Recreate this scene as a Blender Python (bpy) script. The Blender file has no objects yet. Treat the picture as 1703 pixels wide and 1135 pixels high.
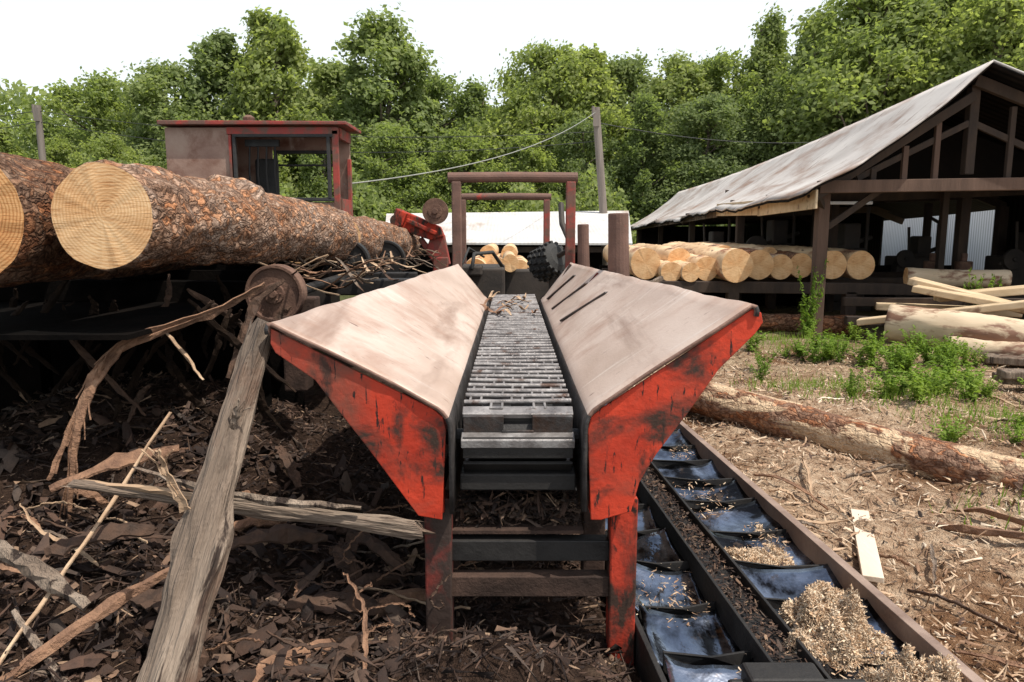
import bpy, math, random
import numpy as np
from mathutils import Vector, Matrix, noise, Euler
random.seed(7); rng=np.random.default_rng(7)
S=bpy.context.scene; C=S.collection
R=math.radians

# ------------------------------------------------------------------ materials
def _ramp(nt,stops,fac,interp='LINEAR'):
    r=nt.nodes.new('ShaderNodeValToRGB'); r.color_ramp.interpolation=interp
    e=r.color_ramp.elements
    while len(e)<len(stops): e.new(0.5)
    for el,(p,c) in zip(e,stops):
        el.position=p; el.color=(c[0],c[1],c[2],1)
    nt.links.new(fac,r.inputs[0]); return r
def _noise(nt,vec,scale,detail=4,rough=.6,dist=0,stretch=(1,1,1)):
    m=nt.nodes.new('ShaderNodeMapping'); m.inputs['Scale'].default_value=stretch
    nt.links.new(vec,m.inputs['Vector'])
    n=nt.nodes.new('ShaderNodeTexNoise'); n.inputs['Scale'].default_value=scale
    n.inputs['Detail'].default_value=detail; n.inputs['Roughness'].default_value=rough
    n.inputs['Distortion'].default_value=dist
    nt.links.new(m.outputs[0],n.inputs['Vector']); return n
def _mix(nt,fac,a,b,mode='MIX'):
    m=nt.nodes.new('ShaderNodeMix'); m.data_type='RGBA'; m.blend_type=mode
    if isinstance(fac,float): m.inputs[0].default_value=fac
    else: nt.links.new(fac,m.inputs[0])
    for s,v in ((6,a),(7,b)):
        if isinstance(v,tuple): m.inputs[s].default_value=(v[0],v[1],v[2],1)
        else: nt.links.new(v,m.inputs[s])
    return m.outputs[2]
def mat(name,stops,scale=4,rough=.7,metal=0.,bump=.3,bscale=40,stretch=(1,1,1),layers=(),
        island=None,rvar=.15,dist=0.,bstretch=None,bdist=.01,spec=.4,wave=None):
    m=bpy.data.materials.new(name); m.use_nodes=True; nt=m.node_tree
    bs=nt.nodes['Principled BSDF']; tc=nt.nodes.new('ShaderNodeTexCoord'); v=tc.outputs['Object']
    n=_noise(nt,v,scale,5,.6,dist,stretch)
    if island:
        g=nt.nodes.new('ShaderNodeNewGeometry')
        r=_ramp(nt,stops,g.outputs['Random Per Island'])
        col=r.outputs[0]
        r2=_ramp(nt,[(.3,(.55,.55,.55)),(.7,(1,1,1))],n.outputs['Fac'])
        col=_mix(nt,1.,col,r2.outputs[0],'MULTIPLY')
    else:
        col=_ramp(nt,stops,n.outputs['Fac']).outputs[0]
    for (c,sc,t0,t1,st) in layers:
        n2=_noise(nt,v,sc,6,.65,.3,st)
        rr=_ramp(nt,[(t0,(0,0,0)),(t1,(1,1,1))],n2.outputs['Fac'])
        col=_mix(nt,rr.outputs[0],col,c)
    if wave:
        w=nt.nodes.new('ShaderNodeTexWave'); w.wave_type='BANDS'; w.bands_direction=wave[0]
        w.inputs['Scale'].default_value=wave[1]; nt.links.new(v,w.inputs['Vector'])
        w.inputs['Distortion'].default_value=wave[3]; w.inputs['Detail'].default_value=3
        wr=_ramp(nt,[(0,(wave[2],)*3),(1,(1,1,1))],w.outputs['Fac'])
        col=_mix(nt,1.,col,wr.outputs[0],'MULTIPLY')
    nt.links.new(col,bs.inputs['Base Color'])
    bs.inputs['Metallic'].default_value=metal
    bs.inputs['Specular IOR Level'].default_value=spec
    mr=nt.nodes.new('ShaderNodeMapRange'); nt.links.new(n.outputs['Fac'],mr.inputs[0])
    mr.inputs[1].default_value=.3; mr.inputs[2].default_value=.7
    mr.inputs[3].default_value=max(.05,rough-rvar); mr.inputs[4].default_value=min(1,rough+rvar)
    nt.links.new(mr.outputs[0],bs.inputs['Roughness'])
    nb=_noise(nt,v,bscale,4,.65,0,bstretch or stretch)
    b=nt.nodes.new('ShaderNodeBump'); b.inputs['Strength'].default_value=bump
    b.inputs['Distance'].default_value=bdist
    nt.links.new(nb.outputs['Fac'],b.inputs['Height']); nt.links.new(b.outputs[0],bs.inputs['Normal'])
    return m
def leafmat(name,stops,trans=.45):
    m=bpy.data.materials.new(name); m.use_nodes=True; nt=m.node_tree
    bs=nt.nodes['Principled BSDF']; out=nt.nodes['Material Output']
    g=nt.nodes.new('ShaderNodeNewGeometry'); oi=nt.nodes.new('ShaderNodeObjectInfo')
    tc=nt.nodes.new('ShaderNodeTexCoord')
    n=_noise(nt,tc.outputs['Object'],.35,2)
    a=nt.nodes.new('ShaderNodeMath'); a.operation='MULTIPLY_ADD'
    nt.links.new(g.outputs['Random Per Island'],a.inputs[0]); a.inputs[1].default_value=.3
    nt.links.new(n.outputs['Fac'],a.inputs[2])
    a2=nt.nodes.new('ShaderNodeMath'); a2.operation='MULTIPLY_ADD'
    nt.links.new(oi.outputs['Random'],a2.inputs[0]); a2.inputs[1].default_value=.45
    a3=nt.nodes.new('ShaderNodeMath'); a3.operation='SUBTRACT'; nt.links.new(a.outputs[0],a3.inputs[0]); a3.inputs[1].default_value=.34
    nt.links.new(a3.outputs[0],a2.inputs[2])
    r=_ramp(nt,stops,a2.outputs[0])
    nt.links.new(r.outputs[0],bs.inputs['Base Color']); bs.inputs['Roughness'].default_value=.7
    bs.inputs['Specular IOR Level'].default_value=.12
    t=nt.nodes.new('ShaderNodeBsdfTranslucent')
    tcol=_mix(nt,1.,r.outputs[0],(1.5,1.6,.8),'MULTIPLY'); nt.links.new(tcol,t.inputs[0])
    mx=nt.nodes.new('ShaderNodeMixShader'); mx.inputs[0].default_value=trans
    nt.links.new(bs.outputs[0],mx.inputs[1]); nt.links.new(t.outputs[0],mx.inputs[2])
    nt.links.new(mx.outputs[0],out.inputs[0]); return m
def barkmat(name,c0,c1,c2,sc=20,peel=None,crack=.3):
    m=bpy.data.materials.new(name); m.use_nodes=True; nt=m.node_tree
    bs=nt.nodes['Principled BSDF']; tc=nt.nodes.new('ShaderNodeTexCoord'); v=tc.outputs['Object']
    wn=_noise(nt,v,7,4); 
    ad=nt.nodes.new('ShaderNodeVectorMath'); ad.operation='MULTIPLY_ADD'
    nt.links.new(wn.outputs['Color'],ad.inputs[0]); ad.inputs[1].default_value=(.16,.16,.16); nt.links.new(v,ad.inputs[2])
    mp=nt.nodes.new('ShaderNodeMapping'); mp.inputs['Scale'].default_value=(1.5,1.5,.6); nt.links.new(ad.outputs[0],mp.inputs[0])
    vo=nt.nodes.new('ShaderNodeTexVoronoi'); vo.feature='DISTANCE_TO_EDGE'; vo.inputs['Scale'].default_value=sc
    nt.links.new(mp.outputs[0],vo.inputs['Vector'])
    vc=nt.nodes.new('ShaderNodeTexVoronoi'); vc.inputs['Scale'].default_value=sc; nt.links.new(mp.outputs[0],vc.inputs['Vector'])
    n=_noise(nt,v,22,6,.72)
    nl=_noise(nt,v,3.,4,.6)
    base=_ramp(nt,[(.3,c0),(.5,c1),(.68,c2)],n.outputs['Fac'])
    sp=nt.nodes.new('ShaderNodeSeparateColor'); nt.links.new(vc.outputs['Color'],sp.inputs[0])
    pl=_ramp(nt,[(0,(.62,.58,.56)),(.5,(.98,.95,.92)),(.8,(1.05,.84,.68)),(1,(1.35,.98,.70))],sp.outputs[0])
    col=_mix(nt,1.,base.outputs[0],pl.outputs[0],'MULTIPLY')
    lr=_ramp(nt,[(.35,(.82,.62,.48)),(.6,(1.12,1.08,1.05))],nl.outputs['Fac'])
    col=_mix(nt,1.,col,lr.outputs[0],'MULTIPLY')
    cr=_ramp(nt,[(0,(crack,crack*.9,crack*.85)),(.16,(1,1,1))],vo.outputs['Distance'])
    col=_mix(nt,1.,col,cr.outputs[0],'MULTIPLY')
    if peel:
        pn=_noise(nt,v,2.6,5,.6,.5,(1,1,.45)); pr=_ramp(nt,[(peel,(0,0,0)),(peel+.025,(1,1,1))],pn.outputs['Fac'])
        pc=_ramp(nt,[(.3,(.42,.27,.16)),(.6,(.66,.49,.32))],n.outputs['Fac'])
        col=_mix(nt,pr.outputs[0],col,pc.outputs[0])
    nt.links.new(col,bs.inputs['Base Color']); bs.inputs['Roughness'].default_value=.9
    bs.inputs['Specular IOR Level'].default_value=.2
    h=nt.nodes.new('ShaderNodeMath'); h.operation='MULTIPLY_ADD'
    cr2=_ramp(nt,[(0,(0,0,0)),(.25,(1,1,1))],vo.outputs['Distance'])
    nt.links.new(n.outputs['Fac'],h.inputs[0]); h.inputs[1].default_value=1.5; nt.links.new(cr2.outputs[0],h.inputs[2])
    b=nt.nodes.new('ShaderNodeBump'); b.inputs['Strength'].default_value=.8; b.inputs['Distance'].default_value=.012
    nt.links.new(h.outputs[0],b.inputs['Height']); nt.links.new(b.outputs[0],bs.inputs['Normal'])
    return m
def endmat(name,ca,cb,cc):
    m=bpy.data.materials.new(name); m.use_nodes=True; nt=m.node_tree
    bs=nt.nodes['Principled BSDF']; tc=nt.nodes.new('ShaderNodeTexCoord'); v=tc.outputs['Object']
    w=nt.nodes.new('ShaderNodeTexWave'); w.wave_type='RINGS'; w.rings_direction='Z'
    w.inputs['Scale'].default_value=24; w.inputs['Distortion'].default_value=3.6; w.inputs['Detail'].default_value=4
    w.inputs['Detail Scale'].default_value=.9
    mo=nt.nodes.new('ShaderNodeMapping'); mo.inputs['Location'].default_value=(.03,-.02,0); nt.links.new(v,mo.inputs[0])
    nt.links.new(mo.outputs[0],w.inputs['Vector'])
    r=_ramp(nt,[(0,ca),(.3,cb),(1,cc)],w.outputs['Fac'])
    n=_noise(nt,v,4.5,5); r2=_ramp(nt,[(.35,(.82,.68,.54)),(.6,(1,1,1))],n.outputs['Fac'])
    col=_mix(nt,1.,r.outputs[0],r2.outputs[0],'MULTIPLY')
    ns=_noise(nt,v,26,5,.7,0,(.5,6,.6)); r3=_ramp(nt,[(.38,(.66,.52,.40)),(.5,(1,1,1))],ns.outputs['Fac'])
    col=_mix(nt,.9,col,r3.outputs[0],'MULTIPLY')
    nt.links.new(col,bs.inputs['Base Color']); bs.inputs['Roughness'].default_value=.8
    b=nt.nodes.new('ShaderNodeBump'); b.inputs['Strength'].default_value=.5; b.inputs['Distance'].default_value=.005
    nt.links.new(ns.outputs['Fac'],b.inputs['Height']); nt.links.new(b.outputs[0],bs.inputs['Normal'])
    return m

O3=(1,1,1)
RED=mat('red_paint',[(.3,(.36,.032,.016)),(.6,(.62,.06,.026))],3,.6,0,.35,30,
  layers=[((.20,.065,.042),2.4,.48,.68,O3),((.06,.03,.022),6,.53,.64,(1,1,.6)),((.03,.018,.015),38,.60,.64,(1.4,1,.25)),((.05,.03,.022),3.1,.54,.66,(1,1,1.4))],spec=.25)
REDG=mat('grimy_red_leg_paint',[(.3,(.26,.026,.015)),(.6,(.48,.05,.025))],4,.7,0,.4,30,
  layers=[((.05,.03,.022),5,.46,.58,(1,1,.5)),((.03,.02,.016),20,.56,.62,(1,1,.4))],spec=.2)
DRED=mat('dark_red_paint',[(.3,(.11,.020,.013)),(.6,(.26,.032,.022))],4,.7,0,.4,35,
  layers=[((.045,.028,.022),5,.38,.54,(1,1,.6))])
PLATE=mat('worn_plate',[(.25,(.38,.265,.205)),(.5,(.49,.375,.31)),(.75,(.58,.48,.415))],2.2,.5,.05,.12,60,stretch=(1,.5,1),
  layers=[((.31,.175,.12),2.6,.5,.75,O3),((.62,.55,.49),14,.58,.75,(.15,1.2,.15)),((.17,.10,.075),26,.63,.70,(.4,1.5,.4)),((.24,.15,.11),1.4,.56,.70,(1.5,.3,1.5))],rvar=.12)
LIP=mat('plate_lip',[(.3,(.14,.075,.055)),(.7,(.28,.17,.13))],8,.6,.2,.3,50)
STEEL=mat('worn_dark_steel',[(.3,(.03,.027,.026)),(.55,(.075,.068,.065)),(.75,(.15,.14,.135))],12,.48,.3,.3,80,
  layers=[((.06,.035,.025),6,.52,.64,O3)])
LINK=mat('worn_chain_link',[(.3,(.14,.125,.118)),(.55,(.27,.25,.24)),(.75,(.42,.40,.385))],14,.42,.4,.3,80,
  layers=[((.10,.06,.045),9,.56,.66,O3)])
BLACK=mat('greasy_black_steel',[(.3,(.010,.009,.009)),(.7,(.028,.025,.023))],6,.6,.1,.3,50)
DECKD=mat('shadow_deck_steel',[(.3,(.003,.003,.003)),(.7,(.009,.007,.006))],6,1.,.0,.4,40,spec=.02,rvar=0)  # near-black tone puts the deep shade below the logs into the steel colour
GLOSS=mat('oiled_steel_pan',[(.3,(.14,.17,.22)),(.7,(.42,.47,.56))],3,.18,.95,.3,7,
  layers=[((.02,.019,.02),4,.43,.58,O3),((.18,.12,.08),7,.58,.67,O3)],rvar=.12,bdist=.02)
RUST=mat('rusty_steel',[(.25,(.06,.033,.024)),(.5,(.13,.07,.048)),(.75,(.22,.13,.09))],9,.8,.1,.5,60)
RUSTD=mat('dark_rust_steel',[(.25,(.028,.018,.014)),(.5,(.055,.034,.026)),(.75,(.10,.06,.045))],9,.85,.0,.5,60,spec=.2)
RUSTP=mat('rust_brown_pipe',[(.25,(.09,.05,.038)),(.6,(.17,.095,.072)),(.8,(.24,.15,.12))],6,.75,.1,.4,60,
  layers=[((.40,.06,.04),4,.60,.68,O3)])
RAILM=mat('brown_rail_steel',[(.3,(.17,.11,.085)),(.7,(.34,.25,.20))],6,.65,.1,.3,50)
BARK=barkmat('pine_bark',(.17,.11,.08),(.35,.265,.21),(.58,.48,.41),25,None,.4)
BARK2=barkmat('dark_pine_bark',(.09,.053,.037),(.21,.14,.10),(.38,.29,.22),23,None,.4)
BARKR=barkmat('stripped_pine_bark',(.15,.085,.06),(.31,.205,.15),(.50,.38,.29),20,.48,.6)
BARKS=barkmat('rack_log_bark',(.15,.08,.05),(.31,.18,.115),(.47,.33,.23),12)
END=endmat('log_cut_face',(.68,.40,.19),(.76,.48,.24),(.82,.56,.31))
END2=endmat('orange_log_cut_face',(.46,.21,.07),(.60,.30,.11),(.68,.39,.17))
PEEL=mat('peeled_pine',[(.3,(.50,.31,.16)),(.55,(.70,.50,.30)),(.8,(.80,.63,.44))],3,.7,0,.3,30,stretch=(1,1,.3),
  layers=[((.32,.15,.08),4,.50,.62,(1,1,.4)),((.14,.08,.05),5,.62,.66,(1,1,.3))])
PEELW=mat('bleached_peeled_pine',[(.3,(.48,.35,.22)),(.6,(.64,.51,.36))],3,.7,0,.3,30,stretch=(1,1,.25),
  layers=[((.20,.10,.06),3,.48,.56,(1,1,.5))])
GREYW=mat('weathered_wood',[(.25,(.055,.038,.027)),(.45,(.18,.132,.097)),(.75,(.36,.285,.22))],9,.85,0,1.,22,stretch=(1,1,.10),
  layers=[((.035,.022,.016),12,.55,.60,(1,1,.08)),((.11,.058,.036),3,.52,.64,(1,1,.6))],bstretch=(2,2,.1),bdist=.03)
TANW=mat('split_tan_wood',[(.25,(.20,.12,.07)),(.5,(.40,.27,.17)),(.75,(.58,.44,.30))],9,.85,0,.8,18,stretch=(.25,1,1),bstretch=(.2,2,2))
STRIP=mat('hanging_bark_strip',[(.25,(.11,.055,.033)),(.6,(.28,.155,.092)),(.8,(.44,.28,.18))],14,.85,0,.9,40,bdist=.02)
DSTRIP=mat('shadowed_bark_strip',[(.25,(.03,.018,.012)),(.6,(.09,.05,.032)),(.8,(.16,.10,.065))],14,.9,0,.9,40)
XSTRIP=mat('deck_shade_bark_strip',[(.25,(.008,.005,.004)),(.6,(.024,.015,.010)),(.8,(.05,.03,.021))],14,.95,0,.9,40,spec=.1)  # bark colour taken to black to carry the shade under the deck
WHITEW=mat('fresh_pale_board',[(.3,(.62,.50,.38)),(.7,(.74,.65,.52))],5,.7,0,.3,30,stretch=(1,.2,1))
BOARD=mat('sawn_board',[(.3,(.46,.33,.19)),(.7,(.65,.51,.34))],5,.8,0,.3,30,stretch=(.3,1,1),layers=[((.22,.13,.08),4,.55,.66,(.4,1,1))])
TIMBER=mat('old_timber',[(.3,(.022,.014,.010)),(.7,(.065,.044,.032))],6,.9,0,.5,30,stretch=(1,1,.3))
TIMBERL=mat('brown_post_wood',[(.3,(.07,.04,.027)),(.7,(.14,.088,.065))],6,.9,0,.6,30,stretch=(1,1,.15))
DARKB=mat('dark_boards_and_shade',[(.3,(.008,.007,.006)),(.7,(.024,.018,.015))],4,.95,0,.4,30,wave=('Y',2.2,.3,.4),spec=.1)
ROOFM=mat('aged_sheet_roof',[(.25,(.38,.335,.30)),(.5,(.53,.485,.45)),(.75,(.63,.59,.55))],.9,.65,.0,.2,20,
  layers=[((.28,.18,.13),1.3,.48,.68,(1,.5,1)),((.17,.115,.085),5,.58,.68,(.3,1.5,.3))],wave=('Y',4.5,.85,.2))
ROOFP=mat('pale_roof',[(.3,(.50,.48,.455)),(.7,(.62,.60,.58))],1.2,.7,.0,.2,20,wave=('X',3.,.88,.2),layers=[((.36,.28,.22),1.,.55,.7,(1,.4,1))])
WHITEM=mat('white_ribbed_metal',[(.3,(.80,.83,.88)),(.7,(.88,.91,.95))],1,.5,0,.1,20,wave=('Y',3.2,.6,.1))
CABW=mat('faded_cab_paint',[(.3,(.23,.13,.095)),(.55,(.32,.205,.155)),(.75,(.40,.29,.225))],2.2,.7,0,.3,30,
  layers=[((.17,.075,.047),3,.48,.66,O3),((.45,.36,.30),6,.62,.7,(1,1,.4))])
CABR=mat('cab_red_trim',[(.3,(.22,.035,.027)),(.7,(.36,.055,.04))],4,.65,0,.3,30,layers=[((.14,.07,.05),5,.44,.58,O3)])
RUBBER=mat('black_rubber',[(.3,(.02,.02,.02)),(.7,(.05,.048,.045))],8,.8,0,.4,60)
CABLE=mat('pale_cable',[(.3,(.22,.23,.20)),(.7,(.34,.34,.31))],9,.6,0,.1,30)
DCABLE=mat('dark_wire',[(.3,(.03,.03,.03)),(.7,(.06,.06,.06))],9,.6,0,.1,30)
POLE=mat('utility_pole_wood',[(.3,(.14,.112,.095)),(.7,(.25,.215,.185))],6,.9,0,.4,30,stretch=(1,1,.1))
TRUNK=mat('trunk_bark',[(.3,(.08,.06,.05)),(.7,(.22,.18,.14))],3,.9,0,.6,14)
DARKM=mat('machine_dark_paint',[(.3,(.025,.022,.02)),(.7,(.07,.055,.045))],4,.7,.2,.3,30)
CHIPD=mat('bark_litter',[(0,(.018,.010,.008)),(.4,(.050,.028,.019)),(.65,(.11,.061,.041)),(.8,(.075,.058,.047)),(.94,(.21,.125,.08)),(1,(.40,.27,.175))],30,.9,0,.5,80,island=True)
CHIPL=mat('wood_shavings',[(0,(.22,.12,.07)),(.35,(.48,.30,.185)),(.75,(.67,.49,.33)),(1,(.80,.66,.50))],20,.85,0,.3,60,island=True)
FIBER=mat('shredded_wood_fibre',[(0,(.70,.45,.27)),(.5,(.86,.64,.43)),(1,(.9,.76,.58))],20,.8,0,.3,60,island=True)
LEAF=leafmat('hazy_tree_leaves',[(0,(.13,.165,.085)),(.4,(.20,.245,.105)),(.75,(.28,.32,.125)),(1,(.36,.385,.16))],.50)  # greens lightened and greyed so the colour itself carries distance haze
WEED=leafmat('weed_leaves',[(0,(.10,.16,.03)),(.5,(.17,.26,.045)),(1,(.28,.36,.075))],.4)

# ------------------------------------------------------------------ terrain
_w=[(rng.uniform(0,2*math.pi),rng.uniform(0,6.28)) for _ in range(30)]
_mounds=[(rng.uniform(1.7,4.6),rng.uniform(2.0,6.0),rng.uniform(.12,.4),rng.uniform(.03,.09)) for _ in range(26)]
def ss(a,b,x):
    t=np.clip((x-a)/(b-a),0,1); return t*t*(3-2*t)
def hgt(x,y):
    x=np.asarray(x,float); y=np.asarray(y,float)
    z=np.zeros(np.broadcast(x,y).shape)
    fr=[.25,.4,.6,.9,1.3,1.9,2.7,3.8,5.5,7.5,10,13.5,18,24]
    near=1-ss(9,22,np.hypot(x,y))
    for i,f in enumerate(fr):
        a,p=_w[i]; a2,p2=_w[i+14]
        amp=(.016 if f<1 else .030)/(f**.75)
        if f>1.: amp=amp*near
        z=z+amp*np.sin(f*6.28/2*(x*math.cos(a)+y*math.sin(a))+p)*np.cos(f*2.3*(x*math.cos(a2)+y*math.sin(a2))+p2)
    left=1-ss(-.9,.1,x)
    z=z*(1+.5*left*near)
    z=z+.20*np.exp(-((x+.02)/.38)**2-((y-2.05)/.26)**2)
    z=z+.66*np.exp(-((x+2.1)/1.1)**2-((y-4.1)/1.2)**2)
    z=z+.13*np.exp(-((x+1.9)/1.0)**2-((y-2.4)/.6)**2)
    for (mx_,my_,mr_,mh_) in _mounds: z=z+mh_*np.exp(-((x-mx_)/mr_)**2-((y-my_)/mr_)**2)
    z=z-1.3*ss(15,20,y)*(1-ss(2.6,4.2,x-.04*y))
    xs=x+.07*(y-2.2)
    wc=ss(.36,.46,xs)*(1-ss(1.32,1.45,xs))*(1-ss(6.2,6.8,y))
    z=z*(1-wc)+wc*(-.03)
    return z
def H(x,y): return float(hgt(x,y))

# ------------------------------------------------------------------ builder
ORG={}
class B:
    def __init__(s): s.v=[]; s.f=[]; s.m=[]
    def add(s,vs,fs,mi=0):
        o=len(s.v); s.v+= [tuple(p) for p in vs]
        s.f+=[tuple(i+o for i in f) for f in fs]; s.m+=[mi]*len(fs); return s
    def box(s,c,d,rot=(0,0,0),mi=0):
        M=Euler(rot).to_matrix() if not isinstance(rot,Matrix) else rot
        c=Vector(c); vs=[]
        for x in(-.5,.5):
            for y in(-.5,.5):
                for z in(-.5,.5): vs.append(c+M@Vector((x*d[0],y*d[1],z*d[2])))
        return s.add(vs,[(0,1,3,2),(4,6,7,5),(0,4,5,1),(2,3,7,6),(0,2,6,4),(1,5,7,3)],mi)
    def beam(s,p0,p1,w,h,mi=0):
        p0=Vector(p0);p1=Vector(p1);d=(p1-p0);L=d.length;d.normalize()
        up=Vector((0,0,1)) if abs(d.z)<.95 else Vector((0,1,0))
        sx=d.cross(up).normalized(); uz=sx.cross(d)
        M=Matrix((sx,d,uz)).transposed()
        return s.box((p0+p1)/2,(w,L,h),M,mi)
    def tube(s,pts,rs,n=10,mi=0,cap=None):
        pts=[Vector(p) for p in pts]
        if not hasattr(rs,'__len__'): rs=[rs]*len(pts)
        vs=[];fs=[];pv=None
        for i,p in enumerate(pts):
            d=(pts[min(i+1,len(pts)-1)]-pts[max(i-1,0)]).normalized()
            if pv is None:
                a=Vector((0,0,1)) if abs(d.z)<.9 else Vector((1,0,0)); u=d.cross(a).normalized()
            else: u=(pv-d*pv.dot(d)).normalized()
            pv=u; w=d.cross(u)
            for k in range(n):
                t=2*math.pi*k/n; vs.append(p+(u*math.cos(t)+w*math.sin(t))*rs[i])
        for i in range(len(pts)-1):
            for k in range(n):
                a=i*n+k;b=i*n+(k+1)%n; fs.append((a,b,b+n,a+n))
        s.add(vs,fs,mi)
        o=len(s.v)-len(vs)
        cm=mi if cap is None else cap
        s.f.append(tuple(o+k for k in range(n))[::-1]); s.m.append(cm)
        s.f.append(tuple(o+(len(pts)-1)*n+k for k in range(n))); s.m.append(cm)
        return s
    def prism(s,poly,off,mi=0):
        n=len(poly);off=Vector(off)
        vs=[Vector(p) for p in poly]+[Vector(p)+off for p in poly]
        fs=[tuple(range(n)),tuple(range(2*n-1,n-1,-1))]+[(i,i+n,(i+1)%n+n,(i+1)%n) for i in range(n)]
        return s.add(vs,fs,mi)
    def ribbon(s,pts,ws,th,side=(1,0,0),mi=0):
        pts=[Vector(p) for p in pts]; vs=[];fs=[]; side=Vector(side)
        for i,p in enumerate(pts):
            d=(pts[min(i+1,len(pts)-1)]-pts[max(i-1,0)]).normalized()
            u=(side-d*side.dot(d)).normalized(); n=d.cross(u); w=ws[i]/2
            j=random.uniform(-.25,.25)
            u=(u+n*j).normalized()
            vs+= [p-u*w,p+n*th*.8+u*w*random.uniform(-.4,.4),p+u*w,p+u*w-n*th*.5,p-n*th*.2,p-u*w-n*th*.5]
        for i in range(len(pts)-1):
            for k in range(6):
                a=i*6+k;b=i*6+(k+1)%6; fs.append((a,b,b+6,a+6))
        n=len(pts)-1
        fs.append(tuple(range(6))[::-1]); fs.append(tuple(n*6+k for k in range(6)))
        return s.add(vs,fs,mi)
def emit(bd,name,mats,parent=None,smooth=False,bevel=0,solid=0,loc=None,under=False):
    if not isinstance(mats,(list,tuple)): mats=[mats]
    if parent is not None: o=Vector(ORG[parent.name])
    elif loc is not None: o=Vector(loc)
    else:
        a=np.array(bd.v); mn=a.min(0);mx=a.max(0); o=Vector(((mn[0]+mx[0])/2,(mn[1]+mx[1])/2,mn[2]))
    me=bpy.data.meshes.new(name)
    me.from_pydata([(v[0]-o.x,v[1]-o.y,v[2]-o.z) for v in bd.v],[],bd.f); 
    for m in mats: me.materials.append(m)
    me.polygons.foreach_set('material_index',bd.m)
    if smooth: me.polygons.foreach_set('use_smooth',[True]*len(bd.f))
    me.update()
    ob=bpy.data.objects.new(name,me); C.objects.link(ob)
    if parent is not None: ob.parent=parent
    else: ob.location=o
    ORG[ob.name]=tuple(o)
    if solid:
        md=ob.modifiers.new('s','SOLIDIFY'); md.thickness=abs(solid); md.offset=-1
    if bevel:
        md=ob.modifiers.new('b','BEVEL'); md.width=bevel; md.segments=2; md.limit_method='ANGLE'; md.angle_limit=R(40)
    return ob
def tag(o,label,cat,group=None):
    o['label']=label; o['category']=cat
    if group:o['group']=group
    return o
def empty(name,loc,label,cat,group=None):
    e=bpy.data.objects.new(name,None); e.empty_display_size=.2; e.location=loc; C.objects.link(e)
    ORG[e.name]=tuple(loc); return tag(e,label,cat,group)
def npmesh(name,v,f,mats,loc=(0,0,0),smooth=False,parent=None):
    me=bpy.data.meshes.new(name); v=np.asarray(v,np.float32)-np.array(loc,np.float32); f=np.asarray(f,np.int32)
    me.vertices.add(len(v)); me.vertices.foreach_set('co',v.ravel())
    k=f.shape[1]; me.loops.add(f.size); me.loops.foreach_set('vertex_index',f.ravel())
    me.polygons.add(len(f)); me.polygons.foreach_set('loop_start',np.arange(0,f.size,k,dtype=np.int32))
    me.polygons.foreach_set('loop_total',np.full(len(f),k,np.int32))
    if smooth: me.polygons.foreach_set('use_smooth',np.ones(len(f),bool))
    me.materials.append(mats); me.update(calc_edges=True); me.validate()
    ob=bpy.data.objects.new(name,me); ob.location=loc; C.objects.link(ob)
    if parent is not None: ob.parent=parent
    ORG[ob.name]=tuple(loc)
    return ob

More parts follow.
